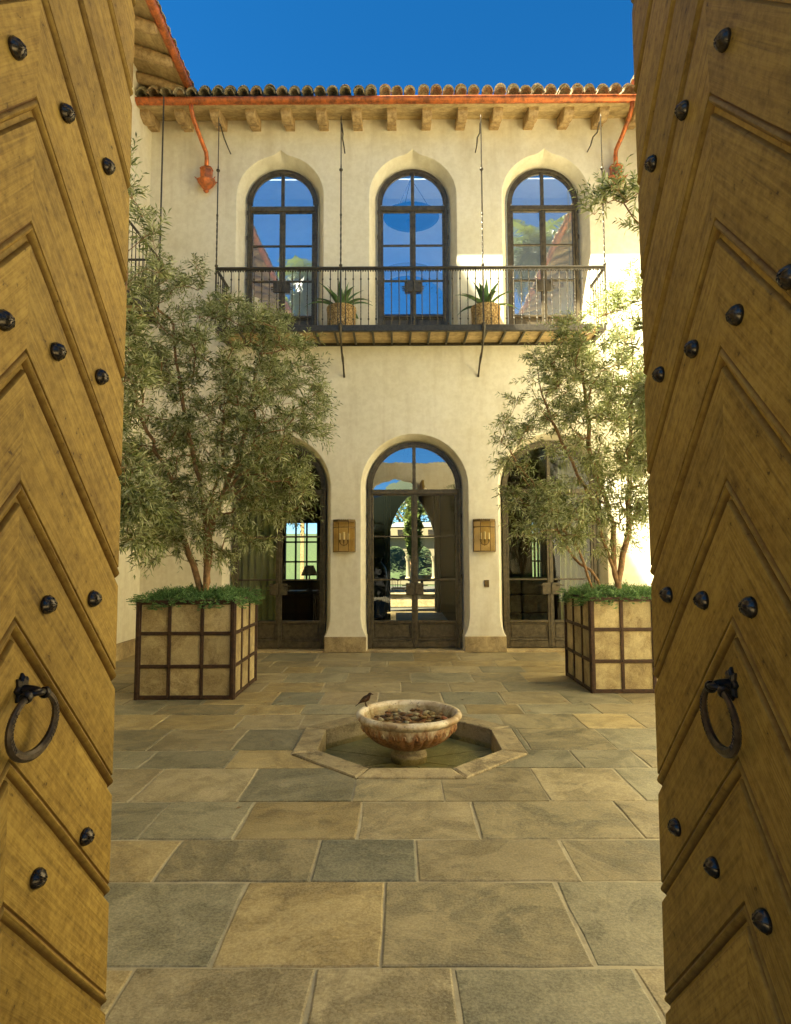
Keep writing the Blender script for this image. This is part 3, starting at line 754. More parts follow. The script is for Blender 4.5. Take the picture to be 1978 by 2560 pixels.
# ------------------------------------------------------------------ eaves
SL = math.tan(R(18))
def rafter_profile():
    # (y outwards from the wall = negative), z relative to the bottom at the wall
    top = lambda y: .20 + y * SL
    low = [(0, 0), (-.10, -.03), (-.17, -.052), (-.19, -.035), (-.215, -.03), (-.235, -.058), (-.30, -.09), (-.36, -.105), (-.40, -.09), (-.455, -.075), (-.485, -.05)]
    return low, top
low, topf = rafter_profile()
mesh = None
for k in range(-7, 8):
    x = -.07 + .577 * k
    if x > XR - .2: continue
    if mesh is None:
        mb = MB(); poly = [(y, z) for y, z in low] + [(-.50, -.02), (-.50, topf(-.50)), (0, topf(0))]
        ch = .012
        for xx, shr in ((-.078, .92), (-.066, 1), (.066, 1), (.078, .92)): mb.v += [(xx, y, z * shr + (1 - shr) * .05) for y, z in poly]
        n = len(poly)
        for i in range(3):
            for j in range(n): mb.f.append((i * n + j, (i + 1) * n + j, (i + 1) * n + (j + 1) % n, i * n + (j + 1) % n))
        mb.f.append(tuple(range(n))); mb.f.append(tuple(3 * n + j for j in reversed(range(n))))
        o = mb.build('rafter_tail', M['rafter'], villa); mesh = o.data
    else: o = inst('rafter_tail', mesh, villa)
    o.location = Vector((x, YW, 8.765)) - VP_
z_w = 8.965
for j in range(4):
    ya, yb = YW - .155 * j - .001, YW - .155 * (j + 1) + .003
    f = lambda y: z_w + (y - YW) * SL
    vpart(MB().loft([[(XL, ya, f(ya)), (XL, yb, f(yb)), (XL, yb, f(yb) + .02), (XL, ya, f(ya) + .02)], [(XR, ya, f(ya)), (XR, yb, f(yb)), (XR, yb, f(yb) + .02), (XR, ya, f(ya) + .02)]]), 'soffit_board', M['soffit'])
roof = MB()
r0, r1 = YW - .62, YW + 3.6
f = lambda y: z_w + .022 + (y - YW) * SL
for (xa, xb, ya, yb) in ((XL - 2, XR + 2, r0, YW + .9), (XL - 2, XR + 2, YW + 3.0, YW + 4.7), (XL - 2, -3.0, YW + .9, YW + 3.0), (3.5, XR + 2, YW + .9, YW + 3.0)):   # opening added so sun can brighten the upper room
    roof.loft([[(x, ya, f(ya)), (x, yb, f(yb)), (x, yb, f(yb) + .06), (x, ya, f(ya) + .06)] for x in (xa, xb)])
roof_o = vpart(roof, 'roof', M['tile'])
def tile_mesh(r0_, r1_, L, th, n=9):
    mb = MB(); rings = []
    for (t, dr) in ((0, 0), (1, 0)):
        r = r0_ + (r1_ - r0_) * t
        out = [(r * math.cos(math.pi * k / n), L * t, r * math.sin(math.pi * k / n)) for k in range(n + 1)]
        inn = [((r - th) * math.cos(math.pi * k / n), L * t, (r - th) * math.sin(math.pi * k / n)) for k in range(n, -1, -1)]
        rings.append(out + inn)
    mb.loft(rings, True, True, True); return mb
tA = tile_mesh(.092, .072, .42, .016).build('roof_tile', M['tile'], None, True); tmesh = tA.data; bpy.data.objects.remove(tA)
def tile_row(parent, base, along, outward, n, spacing, off0=0):
    """base: world point of first tile's eave end; along: unit vector along eave; outward: unit vector pointing out"""
    off = Vector((0, 0, 0)); q = parent
    while q: off += q.location; q = q.parent
    inward = -outward
    for k in range(n):
        jx = rng.uniform(-.012, .012)
        for lay in range(3):
            p = base + along * (k * spacing + jx + rng.uniform(-.005, .005)) + inward * (.035 * lay + rng.uniform(-.012, .012)) + Vector((0, 0, .042 * lay + rng.uniform(-.010, .010)))
            yv = (inward + Vector((0, 0, SL))).normalized(); zv = Vector((0, 0, 1)); xv = yv.cross(zv).normalized(); zv = xv.cross(yv)
            m = Matrix(((xv.x, yv.x, zv.x, 0), (xv.y, yv.y, zv.y, 0), (xv.z, yv.z, zv.z, 0), (0, 0, 0, 1))) @ Matrix.Rotation(rng.uniform(-.05, .05), 4, 'Z') @ Matrix.Rotation(rng.uniform(-.06, .06), 4, 'Y')
            o = inst('roof_tile', tmesh, parent); o.matrix_local = Matrix.Translation(p - off) @ m
            s = rng.uniform(.92, 1.08); o.scale = (s, 1, s)
tile_row(roof_o, Vector((XL + .08, 9.40, 8.905)), Vector((1, 0, 0)), Vector((0, -1, 0)), 42, .2055)
def gutter(p0, p1, out, parent, rr=.068):
    """half round gutter from p0 to p1, 'out' = outward"""
    p0, p1, out = Vector(p0), Vector(p1), Vector(out); rings = []
    N = 24
    for i in range(N + 1):
        p = p0.lerp(p1, i / N) + Vector((0, 0, .002 * math.sin(i * 2.1))); ring = []
        for k in range(13): a = math.pi * k / 12; ring.append(p + out * rr * math.cos(a) - Vector((0, 0, rr * math.sin(a))))
        ring = [p + out * (rr + .008) + Vector((0, 0, .008)), p + out * (rr + .012) + Vector((0, 0, -.004))] + ring + [p - out * (rr - .004), ]
        for k in range(12, -1, -1): a = math.pi * k / 12; ring.append(p + out * (rr - .004) * math.cos(a) - Vector((0, 0, (rr - .004) * math.sin(a))))
        rings.append(ring)
    return vpart(MB().loft(rings), 'gutter', M['copper'], parent, True)
gut = gutter((XL + .01, 9.46, 8.835), (XR - .75, 9.46, 8.835), (0, -1, 0), villa)
def leader(px, s):
    gx = px - s * .10
    pts = [(gx, 9.47, 8.79), (gx, 9.48, 8.72), (gx + s * .02, 9.56, 8.58), (gx + s * .07, 9.80, 8.40), (px, 9.96, 8.31), (px, 10.0, 8.24), (px, 10.0, 8.02)]
    ds = vpart(MB().tube(pts, .036, 12), 'downspout', M['copper'], gut, 'full')
    Y0 = 10.0; mb = MB()
    def hexr(r, z, ry=None): return [(px + r * math.cos(a), Y0 + (ry or r) * .75 * math.sin(a), z) for a in [math.pi / 6 + k * math.pi / 3 for k in range(6)]]
    mb.loft([hexr(.05, 8.08), hexr(.09, 8.065), hexr(.122, 8.03), hexr(.108, 8.015), hexr(.104, 7.86), hexr(.108, 7.85)])
    mb.loft([hexr(.108, 7.85), hexr(.172, 7.835), hexr(.168, 7.82), hexr(.118, 7.745), hexr(.07, 7.70), hexr(.045, 7.675), hexr(.05, 7.65), hexr(.02, 7.62)])
    for k in range(6):
        a = math.pi / 6 + k * math.pi / 3; mb.tube([(px + .172 * math.cos(a), Y0 + .13 * math.sin(a), 7.838), (px + .20 * math.cos(a), Y0 + .15 * math.sin(a), 7.86)], [.012, .004], 5)
    vpart(mb, 'leader_head', M['copper'], gut)
leader(-3.19, 1); leader(3.685, -1)

# ------------------------------------------------------------------ balcony
BY = 9.40; BX0, BX1 = -2.815, 3.245
mb = MB(); mb.cbox(BX0, BX1, BY - .01, BY + .05, 5.005, 5.105, .006)
mb.cbox(BX0, BX0 + .05, BY + .05, YW, 5.01, 5.10, .005); mb.cbox(BX1 - .05, BX1, BY + .05, YW, 5.01, 5.10, .005)
mb.cbox(BX0 + .05, BX1 - .05, YW - .035, YW - .003, 5.01, 5.06, .004)
bal = vpart(mb, 'balcony', M['iron']); bal['label'] = 'wrought iron balcony across the three upper doors'
nb = 20
for k in range(nb + 1):
    x = BX0 + .06 + (BX1 - BX0 - .12) * k / nb
    vpart(MB().cbox(x - .018, x + .018, BY + .05, YW - .035, 5.018, 5.052, .004), 'joist', M['iron'], bal)
for j in range(4):
    ya = BY + .052 + (YW - BY - .06) * j / 4; yb = BY + .049 + (YW - BY - .06) * (j + 1) / 4
    vpart(MB().box(BX0 + .05, BX1 - .05, ya, yb - .004, 5.054, 5.088), 'deck_board', M['soffit'], bal)
mb = MB(); mb.tube([(BX0, BY, 6.02), (BX1, BY, 6.02)], .02, 10); mb.cbox(BX0, BX1, BY - .012, BY + .012, 5.985, 5.999, .003)
for x in (BX0, BX1): mb.tube([(x, BY, 6.02), (x, YW, 6.02)], .02, 10); mb.cbox(x - .012, x + .012, BY, YW, 5.985, 5.999, .003)
vpart(mb, 'handrail', M['iron'], bal, True)
mb = MB(); x = BX0 + .03
while x < BX1:
    mb.lathe([(.001, -.030), (.011, -.022), (.014, -.012), (.006, 0)], 7, (x, BY, 5.985)); x += .039
vpart(mb, 'rail_beading', M['iron'], bal, True)
def baluster(h=.88):
    mb = MB(); zs_ = []; tw = []; t = 0
    z = 0
    while z < h + 1e-6:
        zs_.append(z); tw.append(t)
        if .06 < z < .50: t += .62
        z += .022
    mb.tube([(0, 0, z) for z in zs_], .0085, 4, tw, True, True)
    for zc in (.10, .74): mb.lathe([(.006, -.02), (.014, -.008), (.015, 0), (.014, .008), (.006, .02)], 8, (0, 0, zc))
    return mb
bmsh = baluster().build('baluster', M['iron'], None); bme = bmsh.data; bpy.data.objects.remove(bmsh)
bo = VP_
def putbal(x, y): inst('baluster', bme, bal, Vector((x, y, 5.10)) - bo, (0, 0, rng.uniform(0, 1.5)))
nbal = 51
for k in range(1, nbal): putbal(BX0 + (BX1 - BX0) * k / nbal, BY)
for x in (BX0, BX1):
    for k in range(1, 6): putbal(x, BY + (YW - BY) * k / 6)
RODX = (BX0, -.872, 1.345, BX1)
for i, x in enumerate(RODX):
    mb = MB()
    zz = [5.10, 6.0]; zs_ = []; tw = []; t = 0; z = 5.09
    while z < 8.44:
        zs_.append(z); tw.append(t)
        if 6.08 < z < 6.85: t += .55
        z += .035
    mb.tube([(x, BY, z) for z in zs_], [.017 if z < 6.04 else (.0135 if z < 6.9 else (.012 if z < 7.7 else .009)) for z in zs_], 4, tw, True, True)
    for zc, rr in ((6.06, .026), (6.88, .017), (7.62, .028), (5.12, .03)): mb.lathe([(.010, -.03), (rr, -.01), (rr * 1.05, 0), (rr, .01), (.010, .03)], 10, (x, BY, zc))
    # strut back to the wall
    mb.tube([(x, BY, 8.40), (x, BY + .06, 8.43), (x + .01, BY + .2, 8.36), (x - .01, BY + .35, 8.39), (x, BY + .52, 8.36), (x, YW, 8.37)], [.012, .014, .012, .012, .011, .010], 6)
    mb.tube([(x, BY, 8.40), (x, BY - .02, 8.47), (x, BY + .01, 8.53)], [.009, .008, .004], 6)
    vpart(mb, 'hanging_rod', M['iron'], bal, False)
for x in RODX[1:3]:
    mb = MB(); s = 0
    mb.tube([(x, BY - .012, 5.12), (x, BY - .02, 5.06), (x, BY - .012, 4.98), (x, BY + .10, 4.86), (x, BY + .24, 4.75), (x, BY + .38, 4.71), (x, BY + .52, 4.64), (x, YW - .05, 4.53), (x, YW, 4.49)], [.03, .032, .02, .016, .016, .022, .015, .015, .018], 8)
    mb.lathe([(.010, -.03), (.03, -.015), (.032, 0), (.03, .015), (.010, .03)], 10, (x, BY - .012, 5.10))
    vpart(mb, 'brace', M['iron'], bal, True)

# ------------------------------------------------------------------ pots and agaves on the balcony
def agave(x, y, seed, lab_pot, lab_ag):
    rg = random.Random(seed)
    pot = MB().lathe([(.20, 0), (.222, .01), (.225, .05), (.228, .20), (.232, .33), (.236, .36), (.240, .375), (.236, .41), (.215, .41), (.205, .37), (.01, .36)], 36, cap0=True).build('plant_pot', M['pot'], None, True, (x, y, 5.10))
    tag(pot, lab_pot, 'pot')
    root = empty('agave', lab_ag, 'plant', (x, y, 5.46))
    for k in range(17):
        a = k * 2.39996 + seed; inner = k / 17.0
        L = .62 - .16 * inner + rg.uniform(-.03, .05); droop = 1.05 - .95 * inner + rg.uniform(-.15, .15); el0 = R(28 + 52 * inner)
        pts = []; p = Vector((0, 0, 0)); ang = el0
        for i in range(9):
            pts.append(p.copy()); st = L / 8
            p = p + Vector((math.cos(a) * math.cos(ang) * st, math.sin(a) * math.cos(ang) * st, math.sin(ang) * st)); ang -= droop / 8 * (1 + i * .15)
        side = Vector((-math.sin(a), math.cos(a), 0)); rings = []
        for i, q in enumerate(pts):
            t = i / 8; wd = .046 * (math.sin(math.pi * min(1, t * .75 + .22))) ** .8 * (1 - t ** 4) + .0015
            up = Vector((0, 0, 1)); rings.append([q - side * wd + up * wd * .45, q - up * .004, q + side * wd + up * wd * .45, q + up * (.010 * (1 - t) + .001)])
        MB().loft(rings).build('leaf', M['agave'], root, True)
agave(-.89, 9.74, 1, 'left carved terracotta pot on the iron balcony floor', 'agave in the left carved pot on the balcony')
agave(1.43, 9.74, 4, 'right carved terracotta pot on the iron balcony floor', 'agave in the right carved pot on the balcony')

# ------------------------------------------------------------------ wall lanterns, bell plate
def wall_lantern(cx, lab):
    z0, z1 = 1.60, 2.13; root = empty('wall_lantern', lab, 'lantern', (cx, YW, z0)); H = z1 - z0; hw = .178
    MB().cbox(-hw + .01, hw - .01, -.012, -.001, .0, H, .002).build('back_plate', M['lantern_back'], root)
    P = [(-hw, -.004), (-.078 + .0, -.135), (.078, -.135), (hw, -.004)]
    mb = MB()
    for i in range(3):
        a, b = P[i], P[i + 1]
        for z in (.008, H - .07 - .06, H - .035): mb.tube([(a[0], a[1], z), (b[0], b[1], z)], .008 if z < .4 and z > .1 else .010, 4, 0, True, True)
    for a in P: mb.tube([(a[0], a[1], 0), (a[0], a[1], H - .03)], .0075, 4, 0, True, True)
    mb.loft([[(x, y, 0) for x, y in P] , [(x, y, .012) for x, y in P]])
    mb.loft([[(x, y, H - .035) for x, y in P], [(x * 1.03, y * 1.03, H - .022) for x, y in P]])
    mb.build('frame', M['brass'], root)
    mb = MB()
    for i in range(3):
        a, b = Vector((*P[i], 0)), Vector((*P[i + 1], 0)); n = 5 if i != 1 else 5
        for k in range(n):
            c = a.lerp(b, (k + .5) / n); r = (b - a).length / n / 2; dd = (b - a).normalized(); nn = Vector((dd.y, -dd.x, 0)) * .004
            arc = [c + dd * r * math.cos(t) + Vector((0, 0, H - .022 + r * 1.3 * math.sin(t))) for t in [math.pi * q / 6 for q in range(7)]]
            mb.loft([[p - nn for p in arc], [p + nn for p in arc]])
    mb.build('crown', M['brass'], root)
    for i in range(3):
        a, b = P[i], P[i + 1]
        MB().add([(a[0], a[1], .01), (b[0], b[1], .01), (b[0], b[1], H - .03), (a[0], a[1], H - .03)], [(0, 1, 2, 3)]).build('pane', M['lantern_glass'], root)
    mb = MB()
    for k in (-1, 0, 1): mb.tube([(k * .065, -.065, .20), (k * .065, -.065, .155), (k * .04, -.065, .12), (0, -.065, .11), (0, -.03, .10)], [.018, .010, .006, .008, .006], 8)
    mb.build('candle_arm', M['brass'], root, True)
    for k in (-1, 0, 1): MB().lathe([(.018, 0), (.0185, .10 + .02 * (k == 0)), (.010, .105 + .02 * (k == 0))], 12, (k * .065, -.065, .20), cap1=True).build('candle', M['wax'], root, True)
wall_lantern(-.865, 'brass three candle wall lantern on the pier left of the entrance door')
wall_lantern(1.405, 'brass three candle wall lantern on the pier right of the entrance door')
bp = MB().cbox(1.393, 1.472, YW - .016, YW - .001, 1.03, 1.145, .005); bp.cbox(1.425, 1.44, YW - .022, YW - .015, 1.08, 1.095, .003)
mb = bp.build('bell_plate', M['brass']); tag(mb, 'small aged brass bell plate on the pier beneath the right lantern', 'doorbell')

# ------------------------------------------------------------------ side wings
def wing(xw, s, label, gx, balcony_):
    """xw wall plane; s=+1 if the courtyard lies toward +X"""
    root = empty('villa_wing', label, 'house', (xw, 5, 0))
    y0, y1 = .9, YW
    mb = MB(); mb.loft([[(xw, y0, 0), (xw, y1 + (0 if s > 0 else 0), 0), (xw - s * .3, y1, 0), (xw - s * .3, y0, 0)], [(xw, y0, 9.5), (xw, y1, 9.5), (xw - s * .3, y1, 9.5), (xw - s * .3, y0, 9.5)]])
    vpart(mb, 'wall', M['stucco'], root)
    mb = MB(); xa, xb = sorted((xw + s * .04, xw + s * .001)); mb.cbox(xa, xb, y0, y1 - .045, 0, .25, .006); vpart(mb, 'plinth', M['plinth'], root)
    ov = abs(gx - xw)
    # soffit boards
    zw = 9.10 + ov * SL
    for j in range(6):
        a, b_ = ov * j / 6 + .001, ov * (j + 1) / 6 - .003
        vpart(MB().loft([[(xw + s * a, y, zw - a * SL), (xw + s * b_, y, zw - b_ * SL), (xw + s * b_, y, zw - b_ * SL + .02), (xw + s * a, y, zw - a * SL + .02)] for y in (y0, y1 + .6)]), 'soffit_board', M['soffit'], root)
    y = y1 - 1.22 + .0
    k = 0
    y = 9.50
    while y > 1.2:
        e = ov - .06
        mb = MB(); pts = [(xw - s * .02, y, zw - .10), (xw + s * e * .5, y + .004, zw - .095 - e * .5 * SL), (xw + s * (e - .05), y, zw - .10 - e * SL), (xw + s * (e), y, zw - .10 - e * SL)]
        mb.tube(pts, [.088, .086, .080, .060], 14); vpart(mb, 'log_rafter', M['rafter'], root, True); y -= .6
    rf = MB(); a0, a1 = ov + .02, -3.5
    rf.loft([[(xw + s * a0, yy, zw + .022 - a0 * SL), (xw + s * a1, yy, zw + .022 - a1 * SL), (xw + s * a1, yy, zw + .09 - a1 * SL), (xw + s * a0, yy, zw + .09 - a0 * SL)] for yy in (y0, y1 + .6)])
    ro = vpart(rf, 'roof', M['tile'], root)
    tile_row(ro, Vector((gx + s * .02, y1 - .55, 9.155)), Vector((0, -1, 0)), Vector((s, 0, 0)), 43, .2)
    gutter((gx, y0, 9.10), (gx, y1 - .58, 9.10), (s, 0, 0), root)
    return root
wl = wing(XL, 1, 'left wing of the villa with a copper gutter, log rafters and its own small balcony', -3.345, True)
wr = wing(XR, -1, 'right wing of the villa, only its roof corner showing beside the right gate leaf', 3.865, False)
# unseen tall block, added to keep sun off the courtyard and facade
ub = empty('sun_blocker', 'tall plain block added out of view to shade the courtyard from the sun', 'house', (-5, 4, 0))
vpart(MB().box(-15, -8.0, -5.0, 8.6, -.4, 22.75), 'wall', M['stucco'], ub)
# left wing balcony
bw = vpart(MB().cbox(XL, -3.56, 9.04, 9.08, 5.01, 5.10, .004).cbox(-3.60, -3.56, 6.3, 9.04, 5.01, 5.10, .004), 'balcony', M['iron'], wl)
for k in range(9): vpart(MB().cbox(XL + .002, -3.60, 9.04 - .32 * k - .04, 9.04 - .32 * k - .005, 5.015, 5.05, .003), 'joist', M['iron'], bw)
vpart(MB().box(XL + .002, -3.601, 6.3, 9.035, 5.054, 5.088), 'deck', M['soffit'], bw)
mb = MB(); mb.tube([(XL, 9.06, 6.0), (-3.57, 9.06, 6.0)], .018, 8); mb.tube([(-3.57, 9.06, 6.0), (-3.57, 6.3, 6.0)], .018, 8)
for zc in (6.0,): mb.tube([(-3.57, 9.06, 5.1), (-3.57, 9.06, 8.6)], .012, 6)
for yy in (6.3, 7.68): mb.tube([(-3.57, yy, 5.1), (-3.57, yy, 8.6)], .012, 6)
vpart(mb, 'rail', M['iron'], bw)
off = bw.location + wl.location
for k in range(1, 5): inst('baluster', bme, bw, Vector((XL + .122 * k, 9.06, 5.10)) - wl.location, (0, 0, .3))
for k in range(1, 23): inst('baluster', bme, bw, Vector((-3.57, 9.06 - .12 * k, 5.10)) - wl.location, (0, 0, .3))

# ------------------------------------------------------------------ gate wall behind the leaves
gw = MB(); Yg0, Yg1 = .45, .90
pts = [(-4.17, 0), (-.93, 0), (-.93, 3.2)]
for k in range(1, 16):
    a = math.pi * (1 - k / 16); pts.append((-.07 + .86 * math.cos(a), 3.2 + .86 * math.sin(a)))
pts += [(.79, 3.2), (.79, 0), (4.73, 0), (4.73, 4.55), (-4.17, 4.55)]
v1, f1 = tess(pts, [], Yg0); gw.add(v1, f1); v2, f2 = tess(pts, [], Yg1); gw.add(v2, [f[::-1] for f in f2])
n = len(pts)
base = len(gw.v); gw.v += [(x, Yg0, z) for x, z in pts] + [(x, Yg1, z) for x, z in pts]
for i in range(n): gw.f.append((base + i, base + n + i, base + n + (i + 1) % n, base + (i + 1) % n))
tag(gw.build('gate_wall', M['stucco']), 'cream stucco gate wall with the arched opening that the wooden leaves hang in', 'wall')

# ------------------------------------------------------------------ planters
def planter(x0, y0, lab):
    S = 1.055; H = 1.05; root = empty('planter_box', lab, 'planter', (x0 + S / 2, y0 + S / 2, 0), 'steel framed stone planter boxes')
    h = S / 2; bw_ = .026; C = S / 3; mb = MB()
    lv = [-h + .018, -h + C, -h + 2 * C, h - .018]
    zl = [.022, H / 3, 2 * H / 3, H - .018]
    for ax in range(2):
        for sgn in (-1, 1):
            for i, u in enumerate(lv):
                wv = .030 if i in (0, 3) else .019
                if ax == 0: mb.cbox(u - wv, u + wv, *sorted((sgn * h, sgn * (h - .035))), .0, H, .004)
                else: mb.cbox(*sorted((sgn * (h + .001), sgn * (h - .034))), u - wv, u + wv, .001, H - .001, .004)
            for i, z in enumerate(zl):
                wv = .024 if i in (0, 3) else .019
                if ax == 0: mb.cbox(-h - .002, h + .002, *sorted((sgn * (h + .003), sgn * (h - .03))), max(.002, z - wv), z + wv, .004)
                else: mb.cbox(*sorted((sgn * (h + .004), sgn * (h - .031))), -h - .001, h + .001, max(.003, z - wv), z + wv - .001, .004)
            for u in lv:
                for z in zl:
                    p = (u, sgn * (h + .003), z) if ax == 0 else (sgn * (h + .004), u, z)
                    d = Vector((0, sgn, 0)) if ax == 0 else Vector((sgn, 0, 0))
                    mb.tube([Vector(p), Vector(p) + d * .006, Vector(p) + d * .009], [.011, .009, .003], 7)
    mb.build('frame', M['rust'], root)
    for ax in range(2):
        for sgn in (-1, 1):
            for i in range(3):
                for j in range(3):
                    u0, u1 = -h + C * i + .012, -h + C * (i + 1) - .012; z0, z1 = H / 3 * j + .012, H / 3 * (j + 1) - .012
                    d0, d1 = sorted((sgn * (h - .014 + rng.uniform(-.002, .002)), sgn * (h - .05)))
                    mb = MB()
                    if ax == 0: mb.cbox(u0, u1, d0, d1, z0, z1, .003)
                    else: mb.cbox(d0, d1, u0, u1, z0, z1, .003)
                    mb.build('panel', M['panel'], root)
    MB().box(-h + .05, h - .05, -h + .05, h - .05, .9, 1.0).build('soil', M['earth'], root)
    return root
def groundcover(x0, y0, seed, lab):
    rg = np.random.default_rng(seed); S = 1.055; n = 2300
    bx = x0 - .03 + rg.random(n) * (S + .06); by = y0 - .03 + rg.random(n) * (S + .06)
    ex = np.minimum(np.minimum(bx - x0, x0 + S - bx), np.minimum(by - y0, y0 + S - by))
    edge = np.clip(1 - ex / .10, 0, 1.4)
    lump = .035 * np.sin(bx * 13 + seed) * np.sin(by * 11) + .03 * np.sin(bx * 29) * np.cos(by * 23)
    bz = 1.065 + lump * 1.2 - edge * rg.random(n) * .085
    V = []; Fc = []; c = 0
    for i in range(n):
        out = np.array([bx[i] - x0 - S / 2, by[i] - y0 - S / 2, 0]) * edge[i] * 1.6
        d = np.array([rg.normal() * .6, rg.normal() * .6, .9 - edge[i] * .8]) + out * 1.5; d /= np.linalg.norm(d); L = rg.uniform(.05, .105)
        p0 = np.array([bx[i], by[i], bz[i]])
        for k in range(9):
            t = (k + .5) / 9; a = rg.random() * 6.28; q = np.array([math.cos(a), math.sin(a), .25]); v = d * .75 + q * .75; v /= np.linalg.norm(v)
            b = p0 + d * L * t; l = .030 * (1.15 - t * .6); w_ = np.cross(v, q); w_ = w_ / (np.linalg.norm(w_) + 1e-6) * .0052
            V += [b - w_, b + w_, b + v * l]; Fc.append((c, c + 1, c + 2)); c += 3
    me = bpy.data.meshes.new('ground_cover'); me.from_pydata([tuple(v) for v in V], [], Fc); me.materials.append(M['cover'])
    o = bpy.data.objects.new('ground_cover', me); COL.objects.link(o); tag(o, lab, 'ground cover', None, 'stuff')

# ------------------------------------------------------------------ olive trees
def olive(base, stems, blobs, nclus, seed, lab, leaf=.058, shoots=4, dens=.7):
    rg = np.random.default_rng(seed)
    root = empty('olive_tree', lab, 'tree', tuple(base)); B = np.array(base)
    nodes = []; parent = []; trunkflag = []
    def addn(p, pa, tf): nodes.append(np.array(p, float)); parent.append(pa); trunkflag.append(tf); return len(nodes) - 1
    r0 = addn(base, -1, True)
    for st in stems:
        cur = r0
        for i, p in enumerate(st):
            a = nodes[cur]; b = np.array(p, float); n = max(1, int(np.linalg.norm(b - a) / .13))
            for k in range(1, n + 1):
                q = a + (b - a) * k / n; q = q + rg.normal(size=3) * (.012 if k < n else 0); cur = addn(q, cur, True)
    # cluster targets
    T = []; wts = np.array([b[1][0] * b[1][1] * b[1][2] * (b[2] if len(b) > 2 else 1) for b in blobs]); wts = wts / wts.sum()
    while len(T) < nclus:
        b = blobs[rg.choice(len(blobs), p=wts)]
        v = rg.normal(size=3); v /= np.linalg.norm(v); r = rg.random() ** .42
        T.append(np.array(b[0]) + v * r * np.array(b[1]))
    T = np.array(T)
    # connect, nearest first
    N0 = np.array(nodes); dmin = np.array([np.min(np.linalg.norm(N0 - t, axis=1)) for t in T]); order = np.argsort(dmin)
    tips = []
    for i in order:
        t = T[i]; N = np.array(nodes); dd = N - t; dist = np.linalg.norm(dd, axis=1)
        cost = dist + .55 * np.clip(dd[:, 2] + .05, 0, None) * 1.6
        cost[:3] += 5
        j = int(np.argmin(cost)); a = nodes[j]; L = np.linalg.norm(t - a); n = max(2, int(L / .09)); cur = j
        sag = rg.normal(size=3) * .10 * L; sag[2] += .06 * L
        for k in range(1, n + 1):
            u = k / n; q = a + (t - a) * u + sag * math.sin(math.pi * u) + (rg.normal(size=3) * .008 if k < n else 0)
            cur = addn(q, cur, False)
        tips.append(cur)
    N = len(nodes); cntc = np.zeros(N)
    for t in tips: cntc[t] += 1
    for i in range(N - 1, 0, -1): cntc[parent[i]] += cntc[i]
    rad = .0028 * np.maximum(cntc, .6) ** .52
    mbT, mbB = MB(), MB()
    kids = [[] for _ in range(N)]
    for i in range(1, N): kids[parent[i]].append(i)
    # chains
    done = set()
    starts = [(0, k) for k in kids[0]]
    while starts:
        pa, k = starts.pop(); ch = [pa, k]; 
        while kids[k]:
            ks = sorted(kids[k], key=lambda q: -cntc[q]); k2 = ks[0]
            for o_ in ks[1:]: starts.append((k, o_))
            ch.append(k2); k = k2
        rr = [min(rad[c], rad[ch[1]] * 1.15) for c in ch]
        pts = [Vector([float(t_) for t_ in (nodes[c] - B)]) for c in ch]; rr = [float(t_) for t_ in rr]
        big = max(rr) > .014
        (mbT if trunkflag[ch[1]] else mbB).tube(pts, rr, 8 if big else 4, cap=False)
    mbT.build('trunk', M['bark'], root, 'full'); mbB.build('branches', M['bark'], root, 'full')['kind'] = 'stuff'
    # shoots + leaves, vectorised
    tp = np.array([nodes[t] for t in tips]); 
    # also shoots along thin branch nodes
    thin = np.array([i for i in range(N) if not trunkflag[i] and rad[i] < .0065])
    ctr = np.mean(T, axis=0)
    src = np.concatenate([np.repeat(tp, shoots, axis=0), np.array([nodes[i] for i in rg.choice(thin, int(nclus * 3.0 * dens))])])
    ns = len(src); dirs = src - ctr; dirs /= (np.linalg.norm(dirs, axis=1)[:, None] + 1e-6)
    dirs = dirs * .55 + rg.normal(size=(ns, 3)) * .62 + np.array([0, 0, .30]); dirs /= np.linalg.norm(dirs, axis=1)[:, None]
    Ls = rg.uniform(.12, .30, ns); npair = 8
    twv, twf = [], []
    # leaf positions
    S_ = np.repeat(np.arange(ns), npair * 2); kk = np.tile(np.repeat(np.arange(npair), 2), ns); sd = np.tile(np.array([-1, 1]), ns * npair)
    t = (kk + .6) / npair; D = dirs[S_]; bend = np.zeros_like(D); bend[:, 2] = -.10 * t ** 2 * rg.choice([0, 1, 1.6], ns)[S_]
    P0 = src[S_] + D * (Ls[S_] * t)[:, None] + bend * Ls[S_][:, None] * 2
    ref = np.where(np.abs(D[:, 2:3]) < .9, np.array([[0, 0, 1.0]]), np.array([[1.0, 0, 0]]))
    X = np.cross(D, ref); X /= np.linalg.norm(X, axis=1)[:, None]; Y = np.cross(X, D)
    ph = kk * (math.pi / 2) + rg.random(ns)[S_] * 6.28
    side = (np.cos(ph)[:, None] * X + np.sin(ph)[:, None] * Y) * sd[:, None]
    LD = D * .75 + side * .80 + rg.normal(size=D.shape) * .16; LD /= np.linalg.norm(LD, axis=1)[:, None]
    nl = len(P0); ll = leaf * 1.32 * rg.uniform(.65, 1.2, nl) * (1 - .35 * t ** 3); lw = ll * rg.uniform(.085, .125, nl)
    rnd = rg.normal(size=(nl, 3)) * .5 + Y; W = np.cross(LD, rnd); W /= (np.linalg.norm(W, axis=1)[:, None] + 1e-6); Nn = np.cross(W, LD)
    keep = rg.random(nl) < .90; idx = np.where(keep)[0]
    P0, LD, W, Nn, ll, lw = P0[idx], LD[idx], W[idx], Nn[idx], ll[idx], lw[idx]; nl = len(idx)
    Mid = P0 + LD * (ll * .48)[:, None]; drop = np.zeros_like(P0); drop[:, 2] = -.18
